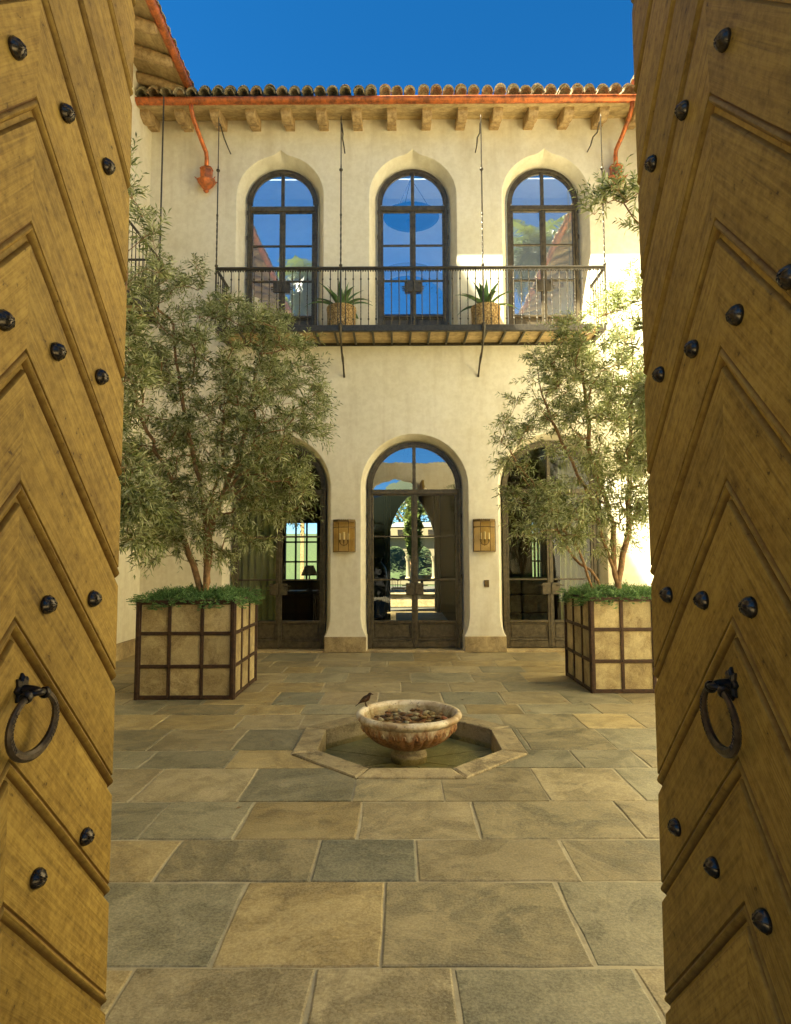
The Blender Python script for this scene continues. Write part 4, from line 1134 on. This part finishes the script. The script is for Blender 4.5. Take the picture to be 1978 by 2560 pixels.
    V = np.empty((nl, 4, 3)); V[:, 0] = P0; V[:, 1] = Mid + W * lw[:, None] + Nn * (lw * .35)[:, None]; V[:, 2] = P0 + LD * ll[:, None] + drop * ll[:, None]; V[:, 3] = Mid - W * lw[:, None] + Nn * (lw * .35)[:, None]
    V = V.reshape(-1, 3) - B
    me = bpy.data.meshes.new('foliage'); me.vertices.add(nl * 4); me.vertices.foreach_set('co', V.astype(np.float32).ravel())
    q = np.arange(nl) * 4; tri = np.stack([q, q + 1, q + 2, q, q + 2, q + 3], 1).reshape(-1)
    me.loops.add(nl * 6); me.loops.foreach_set('vertex_index', tri.astype(np.int32))
    me.polygons.add(nl * 2); me.polygons.foreach_set('loop_start', (np.arange(nl * 2) * 3).astype(np.int32))
    try: me.polygons.foreach_set('loop_total', np.full(nl * 2, 3, np.int32))
    except Exception: pass
    me.update(calc_edges=True); me.materials.append(M['olive'])
    o = bpy.data.objects.new('foliage', me); COL.objects.link(o); o.parent = root; o['kind'] = 'stuff'
    # shoot stems
    mb = MB(); V = []; Fs = []
    Xs = np.cross(dirs, np.array([[.3, .2, .9]])); Xs /= np.linalg.norm(Xs, axis=1)[:, None]; Ys = np.cross(Xs, dirs)
    e = src + dirs * Ls[:, None]; w0 = .0016
    V = np.empty((ns, 4, 3)); V[:, 0] = src + Xs * w0; V[:, 1] = src - Xs * w0 * .6 + Ys * w0; V[:, 2] = src - Xs * w0 * .6 - Ys * w0; V[:, 3] = e
    V = V.reshape(-1, 3) - B; me = bpy.data.meshes.new('twigs'); q = np.arange(ns) * 4
    fc = np.concatenate([np.stack([q, q + 1, q + 3], 1), np.stack([q + 1, q + 2, q + 3], 1), np.stack([q + 2, q, q + 3], 1)])
    me.from_pydata(V.tolist(), [], fc.tolist()); me.materials.append(M['bark'])
    o = bpy.data.objects.new('twigs', me); COL.objects.link(o); o.parent = root; o['kind'] = 'stuff'
    return root
planter(-2.81, 6.757, 'left steel framed stone planter box under the bushy olive tree')
planter(2.145, 7.02, 'right steel framed stone planter box, partly hidden by the right gate leaf')
groundcover(-2.81, 6.757, 3, 'feathery green ground cover spilling over the left planter box')
groundcover(2.145, 7.02, 5, 'feathery green ground cover spilling over the right planter box')
bx, by = -2.22, 7.25
olive((bx, by, .98), [[(bx, by, 1.25), (bx + .02, by, 1.7), (bx - .04, by - .05, 2.15), (bx - .18, by, 2.7), (bx - .35, by, 3.5), (bx - .45, by, 4.2)],
                      [(bx - .12, by + .02, 1.3), (bx - .30, by, 1.8), (bx - .38, by - .1, 2.4), (bx - .75, by - .1, 3.1), (bx - 1.0, by, 3.9)],
                      [(bx + .01, by, 1.35), (bx + .06, by + .03, 2.05), (bx + .35, by + .05, 2.7), (bx + .50, by, 3.4), (bx + .62, by, 4.1)],
                      [(bx + .02, by, 1.9), (bx + .30, by - .1, 2.35), (bx + .75, by - .15, 2.75)],
                      [(bx - .03, by, 2.0), (bx + .12, by + .2, 2.7), (bx + .1, by + .3, 3.6)]],
      [((-2.45, 7.2, 3.35), (1.25, 1.0, 1.55), 1.0), ((-1.45, 7.2, 3.35), (.62, .7, 1.05), 1.5), ((-1.55, 7.1, 2.25), (.62, .6, .60), 1.9), ((-2.9, 7.0, 2.2), (.55, .6, .6), 1.4), ((-2.35, 7.1, 1.72), (.75, .5, .32), 1.6), ((-2.75, 7.2, 4.7), (.45, .5, .55), 1.3), ((-1.75, 7.2, 4.25), (.55, .5, .45), 1.4)],
      500, 21, 'bushy olive tree growing in the left planter box', .062)
bx, by = 2.62, 7.5
olive((bx, by, .98), [[(bx, by, 1.22), (bx - .16, by, 1.75), (bx - .30, by, 2.25), (bx - .62, by, 2.9), (bx - .85, by, 3.5), (bx - .9, by, 3.95)],
                      [(bx + .03, by, 1.25), (bx + .16, by, 1.8), (bx + .20, by, 2.6), (bx + .25, by, 3.5), (bx + .3, by, 4.3)],
                      [(bx - .02, by, 1.3), (bx + .0, by + .05, 1.9), (bx - .25, by + .1, 2.8), (bx - .35, by, 3.8), (bx - .35, by, 4.2)],
                      [(bx - .20, by, 1.12), (bx - .32, by - .05, 1.35), (bx - .52, by, 1.52), (bx - .95, by - .1, 2.2), (bx - 1.2, by - .1, 2.6)],
                      [(bx - .30, by, 1.15), (bx - .48, by - .1, 1.6), (bx - .72, by - .1, 1.95), (bx - 1.25, by - .1, 2.75), (bx - 1.35, by - .1, 3.1)]],
      [((2.6, 7.4, 3.4), (.95, .8, 1.2), 1.0), ((1.95, 7.3, 3.75), (.42, .5, .7), 1.2), ((1.42, 7.3, 2.9), (.28, .35, .50), 1.8), ((1.75, 7.2, 2.05), (.50, .5, .45), 2.2), ((2.85, 7.3, 4.7), (.5, .5, .40), .9), ((3.1, 7.3, 2.6), (.5, .6, .9), 1.0), ((2.55, 7.3, 2.0), (.55, .5, .45), 1.3)],
      370, 33, 'open branched olive tree growing in the right planter box', .062)
bx, by = -2.95, 5.2
olive((bx, by, 0.2), [[(bx, by, 1.0), (bx + .15, by, 1.8), (bx + .45, by, 2.6), (bx + .60, by, 3.4), (bx + .62, by, 4.3)], [(bx, by, 1.2), (bx - .2, by, 2.4), (bx - .2, by, 3.8)],
                      [(bx + .10, by, 1.5), (bx + .55, by, 2.0), (bx + .85, by - .1, 2.35)]],
      [((-2.7, 5.2, 2.9), (.62, .6, 1.2), 1.0), ((-2.40, 5.2, 4.6), (.20, .3, .55), .5), ((-2.25, 5.1, 1.95), (.32, .4, .45), 2.0), ((-2.05, 5.2, 4.15), (.16, .2, .18), 1.0)],
      170, 45, 'nearer olive tree at the left, mostly hidden behind the left gate leaf', .066)
bx, by = 2.75, 5.0
olive((bx, by, 0.2), [[(bx, by, 1.0), (bx - .1, by, 2.0), (bx - .3, by, 3.0), (bx - .5, by, 3.9), (bx - .85, by, 4.45)], [(bx, by, 1.4), (bx + .1, by, 2.6), (bx, by, 3.8)]],
      [((2.45, 5.0, 2.9), (.50, .5, 1.1), 1.0), ((1.86, 5.0, 4.42), (.22, .2, .13), 2.5), ((2.45, 5.0, 4.2), (.4, .3, .4), 1.0)],
      130, 57, 'nearer olive tree at the right, one sprig reaching out beside the right gate leaf', .066)

# ------------------------------------------------------------------ inside: hall, side rooms, garden beyond
hall = empty('entrance_hall', 'dark stone entrance hall seen through the middle door, open to a garden', 'room', (.3, 13, 0))
HX0, HX1, HY1 = -1.05, 1.62, 17.5
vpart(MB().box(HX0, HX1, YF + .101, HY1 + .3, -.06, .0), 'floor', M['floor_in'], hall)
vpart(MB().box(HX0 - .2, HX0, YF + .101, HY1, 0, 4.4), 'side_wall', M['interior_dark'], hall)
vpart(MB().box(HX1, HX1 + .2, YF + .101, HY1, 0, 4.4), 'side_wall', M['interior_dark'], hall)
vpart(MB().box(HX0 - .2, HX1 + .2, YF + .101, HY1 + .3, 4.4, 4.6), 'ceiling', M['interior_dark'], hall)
ax = .40; hwA = .70
arch = [(ax - hwA, 0), (ax - hwA * 1.0, 1.7), (ax - hwA * .93, 2.15), (ax - hwA * .74, 2.60), (ax - hwA * .47, 2.98), (ax - hwA * .18, 3.22), (ax, 3.28), (ax + hwA * .18, 3.22), (ax + hwA * .47, 2.98), (ax + hwA * .74, 2.60), (ax + hwA * .93, 2.15), (ax + hwA, 1.7), (ax + hwA, 0)]
o_ = [(HX0, 0)] + arch + [(HX1, 0), (HX1, 4.4), (HX0, 4.4)]
mb = MB(); v1, f1 = tess(o_, [], HY1); mb.add(v1, f1); v2, f2 = tess(o_, [], HY1 + .3); mb.add(v2, [q[::-1] for q in f2])
mb.loft([[(x, HY1, z) for x, z in arch], [(x, HY1 + .3, z) for x, z in arch]], False, False, False); vpart(mb, 'arch_wall', M['interior_dark'], hall)
def cloth(name, x0, x1, y, z0, z1, amp, waves, mat, label, cat, bulge=0.0):
    mb = MB(); rings = []; n = 40
    for j in range(9):
        t = j / 8; z = z0 + (z1 - z0) * t; pinch = bulge * math.sin(math.pi * min(1, t * 1.0)) ** 2
        front = [(x0 + (x1 - x0) * i / n + pinch * (i / n - .0), y + amp * math.sin(waves * 2 * math.pi * i / n + .3 * math.sin(j)), z) for i in range(n + 1)]
        rings.append(front + [(p[0], p[1] + .006, p[2]) for p in reversed(front)])
    mb.loft(rings); return tag(mb.build(name, mat, None, 'full'), label, cat)
cloth('curtain', -.36, -.20, HY1 - .15, .02, 3.3, .03, 3, M['interior_wall'], 'beige curtain hanging at the left side of the far hall arch', 'curtain')
cloth('curtain', 1.02, 1.18, HY1 - .15, .02, 3.3, .03, 3, M['interior_wall'], 'beige curtain hanging at the right side of the far hall arch', 'curtain')
# urn and hall furniture
tag(MB().lathe([(.16, 0), (.18, .04), (.09, .12), (.08, .3), (.24, .6), (.30, .95), (.26, 1.25), (.14, 1.42), (.19, 1.52)], 24, (-.55, 15.6, 0), cap0=True, cap1=True).build('floor_urn', M['black'], None, True), 'tall black urn standing on the hall floor behind the middle door', 'urn')
cm = empty('picture_frame', 'small dark framed picture on the left wall of the hall', 'picture', (HX0 + .03, 14.5, 1.6)); MB().cbox(0, .03, -.2, .2, -.16, .16, .01).build('frame', M['black'], cm); MB().box(.031, .034, -.14, .14, -.10, .10).build('print', M['interior_wall'], cm)
ch = empty('hall_chandelier', 'iron ring chandelier with small globes hanging in the entrance hall', 'chandelier', (.3, 13.5, 3.35))
mb = MB(); mb.tube([(.42 * math.cos(t), .42 * math.sin(t), -.45) for t in [2 * math.pi * k / 24 for k in range(25)]], .012, 6, cap=False)
for k in range(4): a = k * math.pi / 2 + .4; mb.tube([(.42 * math.cos(a), .42 * math.sin(a), -.45), (0, 0, 1.04)], .005, 5)
mb.build('ring', M['dark_iron'], ch)
for k in range(8): a = k * math.pi / 4; MB().lathe([(.005, -.045), (.035, -.03), (.045, 0), (.035, .03), (.005, .045)], 10, (.42 * math.cos(a), .42 * math.sin(a), -.40)).build('globe', M['wax'], ch, True)
# side rooms
def side_room(cx, lab, nm):
    x0, x1 = (XL, HX0 - .2) if cx < 0 else (HX1 + .2, XR); y1 = 15.2
    rm = empty('side_room', lab, 'room', (cx, 13, 0))
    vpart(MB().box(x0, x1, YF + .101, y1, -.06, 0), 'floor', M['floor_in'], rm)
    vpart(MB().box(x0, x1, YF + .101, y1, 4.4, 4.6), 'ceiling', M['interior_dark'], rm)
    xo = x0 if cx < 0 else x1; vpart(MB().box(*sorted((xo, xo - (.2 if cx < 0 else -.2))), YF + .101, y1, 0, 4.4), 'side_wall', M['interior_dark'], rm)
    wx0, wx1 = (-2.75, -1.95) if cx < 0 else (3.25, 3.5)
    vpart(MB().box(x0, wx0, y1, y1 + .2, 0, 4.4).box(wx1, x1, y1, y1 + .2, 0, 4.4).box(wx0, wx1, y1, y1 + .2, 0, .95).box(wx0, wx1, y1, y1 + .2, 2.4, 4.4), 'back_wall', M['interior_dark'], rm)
    mb = MB(); n = 3
    for k in range(n + 1): x = wx0 + (wx1 - wx0) * k / n; mb.box(x - .02, x + .02, y1 - .03, y1 + .03, .95, 2.4)
    for z in (.95, 1.42, 1.90, 2.38): mb.box(wx0, wx1, y1 - .025, y1 + .025, z - .02, z + .02)
    vpart(mb, 'back_window', M['black'], rm)
side_room(WX[0], 'dim room behind the lower left door with a back window', 'l'); side_room(WX[2], 'dim room behind the lower right door with stone blocks at its back', 'r')
cloth('curtain', -2.72, -2.05, YF + .35, .03, 3.2, .035, 6, M['curtain'], 'olive green curtain behind the lower left door', 'curtain')
cloth('curtain', 2.78, 3.25, YF + .35, .03, 3.2, .035, 5, M['curtain'], 'olive green curtain behind the lower right door', 'curtain')
tb = empty('console_table', 'dark console table inside the lower left door, with a lamp on it', 'table', (-1.95, 12.6, 0))
MB().cbox(-.55, .35, -.25, .25, .80, .86, .01).build('tabletop', M['black'], tb)
for sx in (-.5, .3):
    for sy in (-.2, .2): MB().lathe([(.03, 0), (.02, .1), (.035, .25), (.02, .5), (.035, .7), (.04, .80)], 10, (sx, sy, 0)).build('leg', M['black'], tb, True)
lp = empty('table_lamp', 'table lamp with a dark cone shade on the console table', 'lamp', (-1.78, 12.6, .86))
MB().lathe([(.07, 0), (.07, .02), (.02, .04), (.035, .12), (.015, .25), (.01, .34)], 14, cap0=True).build('base', M['black'], lp, True)
MB().lathe([(.17, .30), (.085, .50), (.083, .50), (.166, .30)], 24).build('lamp_shade', M['lamp_shade'], lp, True)
for cx, nm, s in ((WX[0] + .22, 'lower left', 0), (WX[2] - .25, 'lower right', 1)):
    for k in range(3):
        r = .045 + .012 * ((k + s) % 2); y = YF + .22 + .10 * k
        mb = MB().tube([(cx - .26 + .05 * k, y, r + .32), (cx + .22 + .04 * k, y + .05, r + .32)], [r, r * 1.05], 12)
        tag(mb.build('log', M['log'], None, True), 'round wooden log, ' + ('nearest the glass', 'middle one', 'farthest from the glass')[k] + ' of three behind the ' + nm + ' door', 'log', 'logs stacked behind the ' + nm + ' door')
    bn = empty('bench', 'low dark bench carrying the logs behind the ' + nm + ' door', 'bench', (cx, YF + .35, 0)); MB().cbox(-.36, .38, -.2, .2, .27, .318, .008).build('seat', M['black'], bn)
    for sx in (-.32, .34): MB().cbox(sx - .025, sx + .025, -.18, .18, 0, .27, .005).build('leg', M['black'], bn)
# stone blocks seen at the back of the right room
wb = empty('block_wall', 'low wall of tan stone blocks inside the lower right room', 'wall', (2.3, 12.9, 0))
for i in range(3):
    for j in range(3): MB().cbox(-.95 + .60 * i, -.95 + .60 * i + .575, -.1, .1, .02 + .37 * j, .02 + .37 * j + .345, .02).build('block', M['panel'], wb)
# upstairs: pale vaulted room with disc lamp and blue studded door
up = empty('upper_room', 'pale vaulted room behind the upper doors with a blue arched door', 'room', (.3, 13, 5.1))
vpart(MB().box(XL, XR, YF + .101, 15.2, 4.9, 5.08), 'floor', M['interior_wall'], up)
mb = MB(); v1, f1 = tess([(XL, 5.08), (XR, 5.08), (XR, 10.33), (XL, 10.33)], [], 14.6); mb.add(v1, f1); vpart(mb, 'back_wall', M['pale_plaster'], up)
cz = lambda y: 8.98 + (y - YF - .101) * 1.27 / 4.149
mb = MB()
for (xa, xb, ya, yb) in ((XL, XR, YF + .101, YW + .9), (XL, XR, YW + 3.0, 14.6), (XL, -3.0, YW + .9, YW + 3.0), (3.5, XR, YW + .9, YW + 3.0)):  # ceiling leaves the same added opening for sunlight
    mb.loft([[(x, ya, cz(ya)), (x, yb, cz(yb)), (x, yb, cz(yb) + .03), (x, ya, cz(ya) + .03)] for x in (xa, xb)])
vpart(mb, 'ceiling', M['pale_plaster'], up)
vpart(MB().loft([[(x, YF + .101, 5.0), (x, 14.6, 5.0), (x, 14.6, 10.29), (x, YF + .101, 9.01)] for x in (XL - .2, XL - .001)]), 'side_wall', M['pale_plaster'], up)
mb = MB(); arch_band(mb, .28, 7.3, 1.0, 1.28, 14.45, 14.6); mb.box(-1.0, -.72, 14.45, 14.6, 5.08, 7.3); mb.box(1.28, 1.56, 14.45, 14.6, 5.08, 7.3); vpart(mb, 'door_surround', M['interior_wall'], up)
pts = [(-.72, 5.08), (1.28, 5.08)] + [(.28 + 1.0 * math.cos(math.pi * k / 20), 7.3 + math.sin(math.pi * k / 20)) for k in range(21)]
mb = MB(); v1, f1 = tess(pts, [], 14.55); mb.add(v1, f1); dr = vpart(mb, 'studded_door', M['blue_door'], up)
mb = MB()
for k in range(19): a = math.pi * k / 18; mb.tube([(.28 + .88 * math.cos(a), 14.55, 7.3 + .88 * math.sin(a)), (.28 + .88 * math.cos(a), 14.52, 7.3 + .88 * math.sin(a))], .018, 6)
for z in (6.6, 6.75):
    for k in range(16): mb.tube([(-.55 + k * .11, 14.55, z), (-.55 + k * .11, 14.52, z)], .014, 6)
vpart(mb, 'door_studs', M['dark_iron'], dr)
pdn = empty('pendant_lamp', 'round dish pendant lamp hanging inside the middle upper door', 'lamp', (.30, 12.2, 8.35))
MB().lathe([(.001, -.06), (.10, -.05), (.12, -.02), (.40, .02), (.56, .06), (.57, .07), (.40, .04), (.01, .02)], 40).build('dish', M['black'], pdn, True)
mb = MB()
for k in range(3): a = k * 2.09; mb.tube([(.5 * math.cos(a), .5 * math.sin(a), .06), (0, 0, .9)], .006, 5)
mb.tube([(0, 0, .9), (0, 0, 1.6)], .012, 6); mb.lathe([(.01, -.06), (.06, 0), (.01, .06)], 12, (0, 0, 1.0)); mb.build('chain', M['black'], pdn)

# garden beyond the hall
tag(MB().add([(-30, 17.8, -.03), (30, 17.8, -.03), (30, 70, -.02), (-30, 70, -.02)], [(0, 1, 2, 3)]).build('lawn', M['lawn']), kind='structure')
mbm = MB(); mbm.loft([[(x, 40, -.03), (x, 44, 1.6 + .3 * math.sin(x * .3)), (x, 52, 3.6 + .5 * math.sin(x * .2 + 1)), (x, 75, 4.5), (x, 90, -.03)] for x in range(-40, 41, 4)], False, False, False)
tag(mbm.build('lawn_bank', M['lawn'], None, 'full'), kind='structure')
tag(MB().add([(-5, 17.6, -.012), (6, 17.6, -.012), (6, 34, -.012), (-5, 34, -.012)], [(0, 1, 2, 3)]).build('terrace', M['dark_earth']), kind='structure')
GY = 36.0
pav = empty('garden_pavilion', 'cream garden pavilion with columns and round arches seen through the hall', 'pavilion', (1, GY, 0))
sp_ = 1.5; cxs = [-2.4 + sp_ * k for k in range(6)]; out_ = [(-3.3, 2.0)]
o_ = [(-3.2, 1.6)]
for c in cxs[:-1]:
    m0, m1 = c + .13, c + sp_ - .13; mid = (m0 + m1) / 2; rr = (m1 - m0) / 2
    o_ += [(c - .13, 1.6)] if c == cxs[0] else []
    o_ += [(m0, 1.6)] + [(mid - rr * math.cos(math.pi * k / 12), 1.6 + rr * .98 * math.sin(math.pi * k / 12)) for k in range(1, 12)] + [(m1, 1.6)]
o_ += [(cxs[-1] + .6, 1.6), (cxs[-1] + .6, 2.67), (-3.2, 2.67)]
mb = MB(); v1, f1 = tess(o_, [], GY); mb.add(v1, f1); v2, f2 = tess(o_, [], GY + .4); mb.add(v2, [q[::-1] for q in f2]); n = len(o_)
base = len(mb.v); mb.v += [(x, GY, z) for x, z in o_] + [(x, GY + .4, z) for x, z in o_]
for i in range(n): mb.f.append((base + i, base + (i + 1) % n, base + n + (i + 1) % n, base + n + i))
vpart(mb, 'arcade', M['cream'], pav)
for c in cxs: vpart(MB().lathe([(.17, .3), (.17, .38), (.12, .42), (.105, 1.3), (.12, 1.34), (.19, 1.56), (.19, 1.6)], 14, (c, GY + .2, 0), cap1=True), 'column', M['cream'], pav, True)
vpart(MB().box(-3.4, cxs[-1] + .8, GY - .2, GY + .6, 2.67, 2.78), 'cornice', M['cream'], pav)
vpart(MB().box(-3.2, cxs[-1] + .6, GY - .1, GY + .7, .0, .3), 'base_step', M['cream'], pav)
vpart(MB().box(-1.3, 3.6, GY + .8, GY + 4, 2.78, 3.28), 'upper_storey', M['cream'], pav)
for k in range(5): vpart(MB().box(-.9 + .9 * k, -.45 + .9 * k, GY + .77, GY + .8, 2.9, 3.18), 'window', M['black'], pav)
vpart(MB().loft([[(-.6, y, 3.36), (3.0, y, 3.36), (2.5, y, 3.62), (-.1, y, 3.62)] for y in (GY + 1, GY + 3.4)]), 'awning_roof', M['white'], pav)
def far_tree(x, y, h, r, seed, lab):
    rg = np.random.default_rng(seed); root = empty('garden_tree', lab, 'tree', (x, y, 0)); mb = MB()
    mb.tube([(0, 0, 0), (.1, 0, h * .3), (0, 0, h * .6)], [.22, .18, .1], 8)
    for k in range(9): a = k * 2.4; mb.tube([(.05, 0, h * (.28 + .03 * k)), (r * .4 * math.cos(a), r * .4 * math.sin(a), h * (.5 + .03 * k)), (r * .75 * math.cos(a), r * .75 * math.sin(a), h * (.62 + .035 * k))], [.08, .05, .02], 5)
    mb.build('trunk', M['bark'], root)
    n = 6500; v = rg.normal(size=(n, 3)); v /= np.linalg.norm(v, axis=1)[:, None]; v *= (rg.random(n) ** .4)[:, None]; lump = 1 + .25 * np.sin(v[:, 0:1] * 7) * np.cos(v[:, 2:3] * 6)
    c = v * np.array([r, r, h * .36]) * lump + np.array([0, 0, h * .68]); a = rg.normal(size=(n, 3)) * .12; b = rg.normal(size=(n, 3)) * .12
    V = np.stack([c, c + a, c + b], 1).reshape(-1, 3); me = bpy.data.meshes.new('foliage'); me.from_pydata(V.tolist(), [], [(3 * i, 3 * i + 1, 3 * i + 2) for i in range(n)]); me.materials.append(M['tree_far'])
    o = bpy.data.objects.new('foliage', me); COL.objects.link(o); o.parent = root; o['kind'] = 'stuff'
far_tree(.9, 41.5, 8.5, 3.6, 1, 'leafy tree rising behind the garden pavilion'); far_tree(-3.0, 43, 7.5, 3.0, 2, 'dark leafy tree left of the garden pavilion'); far_tree(.75, 30, 4.6, .28, 3, 'slim young tree in front of the garden pavilion')
# raised stone trough outside and patio chair/table
tr_ = empty('stone_trough', 'low brown stone trough on the terrace beyond the hall arch', 'trough', (.4, 19.6, 0)); MB().cbox(-1.1, 1.1, -.35, .35, 0, .38, .02).build('basin', M['plinth'], tr_); MB().cbox(-1.15, 1.15, -.4, .4, .381, .44, .015).build('rim', M['curb'], tr_)
pt = empty('patio_table', 'round dark patio table on the garden terrace', 'table', (.85, 22, 0)); MB().lathe([(.5, .70), (.5, .74)], 24, cap0=True, cap1=True).build('tabletop', M['black'], pt); MB().lathe([(.25, 0), (.05, .05), (.05, .70)], 12).build('pedestal', M['black'], pt)
def patio_chair(x, y, a, lab):
    c = empty('patio_chair', lab, 'chair', (x, y, 0)); c.rotation_euler = (0, 0, a)
    MB().cbox(-.25, .25, -.25, .25, .42, .47, .015).build('seat', M['log'], c)
    mb = MB(); mb.tube([(.27 * math.cos(t), -.0 + .27 * math.sin(t), .72 + .08 * math.sin(t)) for t in [math.pi * k / 12 - .15 for k in range(14)]], .016, 6)
    for k in range(9): t = math.pi * k / 8; mb.tube([(.25 * math.cos(t), .25 * math.sin(t), .46), (.27 * math.cos(t), .27 * math.sin(t), .72 + .08 * math.sin(t))], .008, 5)
    mb.build('backrest', M['log'], c)
    for sx in (-.22, .22):
        for sy in (-.22, .22): MB().tube([(sx, sy, .42), (sx * 1.1, sy * 1.1, 0)], .016, 6).build('leg', M['log'], c)
patio_chair(.05, 22.1, R(80), 'bent wood patio chair left of the round patio table'); patio_chair(1.6, 22.2, R(-80), 'bent wood patio chair right of the round patio table')

# ------------------------------------------------------------------ outside the gate, behind the viewer
mb = MB(); rings = []
for i in range(49):
    a = math.pi * i / 48 + math.pi; h = 13 + 3.5 * math.sin(i * .55) + 2 * math.sin(i * 1.3 + 1)
    rings.append([(95 * math.cos(a), 95 * math.sin(a), -.6), (110 * math.cos(a), 110 * math.sin(a), h * .8), (135 * math.cos(a), 135 * math.sin(a), h * 1.25), (200 * math.cos(a), 200 * math.sin(a), -.6)])
tag(mb.loft(rings, True).build('hills', M['lawn'], None, 'full'), kind='structure')
def palm(x, y, h, seed, lab):
    rg = random.Random(seed); root = empty('palm_tree', lab, 'tree', (x, y, -.45))
    MB().tube([(.15 * math.sin(t * 2), 0, h * t) for t in [k / 10 for k in range(11)]], [.24 - .08 * k / 10 for k in range(11)], 10).build('trunk', M['bark'], root, 'full')
    top = Vector((.15 * math.sin(2), 0, h)); mb = MB()
    for k in range(34):
        a = k * 2.4; el = R(70 - 3.4 * k + rg.uniform(-6, 6)); p = top.copy(); L = rg.uniform(2.0, 2.6)
        for i in range(16):
            d = Vector((math.cos(a) * math.cos(el), math.sin(a) * math.cos(el), math.sin(el))); q = p + d * L / 16; el -= .085
            sd = Vector((-math.sin(a), math.cos(a), 0)); w_ = .62 * math.sin(math.pi * (i + 2) / 18) + .08
            for s in (-1, 1):
                o = len(mb.v); e = p + sd * s * w_ + d * .25 - Vector((0, 0, .28)); mb.v += [tuple(p), tuple(q), tuple(e)]; mb.f.append((o, o + 1, o + 2))
            p = q
    o = mb.build('fronds', M['tree_far'], root); o['kind'] = 'stuff'
palm(6.3, -8, 16.5, 1, 'tall palm outside the gate wall, mirrored in the upper right door'); palm(-4.4, -9, 15.5, 2, 'tall palm outside the gate wall, mirrored in the upper left door')

hd = np.random.default_rng(9); n = 9000
c = np.stack([hd.uniform(-13, 13, n), -5.5 + hd.normal(size=n) * .45, hd.uniform(-.4, 3.0, n)], 1); a = hd.normal(size=(n, 3)) * .13; b = hd.normal(size=(n, 3)) * .13
V = np.stack([c, c + a, c + b], 1).reshape(-1, 3); me = bpy.data.meshes.new('reflection_screen'); me.from_pydata(V.tolist(), [], [(3 * i, 3 * i + 1, 3 * i + 2) for i in range(n)]); me.materials.append(M['reflection_screen'])
o = bpy.data.objects.new('reflection_screen', me); COL.objects.link(o); tag(o, 'dark leafy screen added outside the gate wall to block bright reflections', 'reflection_screen', None, 'stuff')  # added behind the viewer to block bright reflections in the door glass
cp = empty('added_sun_shade', 'flat wooden deck added out of view to shade the terrace behind the entrance hall', 'sun_shade', (.4, 23, 4.7))  # added out of view; keeps direct sun off the terrace
MB().box(-5, 5.5, -5.1, 6, 0, .08).build('sun_shade_deck', M['soffit'], cp)
for sx in (-4.8, 5.3):
    for sy in (-4.5, 5.8): MB().box(sx - .08, sx + .08, sy - .08, sy + .08, -4.7, 0).build('sun_shade_post', M['rafter'], cp)

tag(MB().cbox(-.05, 1.2, 14.3, 17.2, .002, .014, .004).build('sky_sheen_sheet', simple('sky_sheen_blue', (.22, .46, .75), .6, sc_=2)), 'blue sheet standing in for sky sheen on the dark hall floor before the far arch', 'sky_sheen_sheet')  # blue sheet added to stand in for sky sheen on the floor

# a few fallen leaves on the paving round the planters
lf = np.random.default_rng(4); V = []; Fc = []
for k in range(70):
    cx_, cy_ = ((-2.2, 6.5), (2.4, 6.8), (.2, 7.5), (-1.0, 5.9))[k % 4]; x, y = cx_ + lf.normal() * .75, cy_ + lf.normal() * .7
    if math.hypot(x - OC[0], y - OC[1]) < 1.1: continue
    a = lf.random() * 6.28; L = lf.uniform(.035, .06); w_ = L * .12; z = .006; d = (math.cos(a), math.sin(a)); o = len(V)
    V += [(x, y, z), (x + d[0] * L / 2 - d[1] * w_, y + d[1] * L / 2 + d[0] * w_, z + .004), (x + d[0] * L, y + d[1] * L, z), (x + d[0] * L / 2 + d[1] * w_, y + d[1] * L / 2 - d[0] * w_, z + .004)]
    Fc += [(o, o + 1, o + 2), (o, o + 2, o + 3)]
me = bpy.data.meshes.new('fallen_leaves'); me.from_pydata(V, [], Fc); me.materials.append(M['bark'])
o = bpy.data.objects.new('fallen_leaves', me); COL.objects.link(o); tag(o, 'scattered dry olive leaves lying on the paving near the planters', 'leaf litter', None, 'stuff')
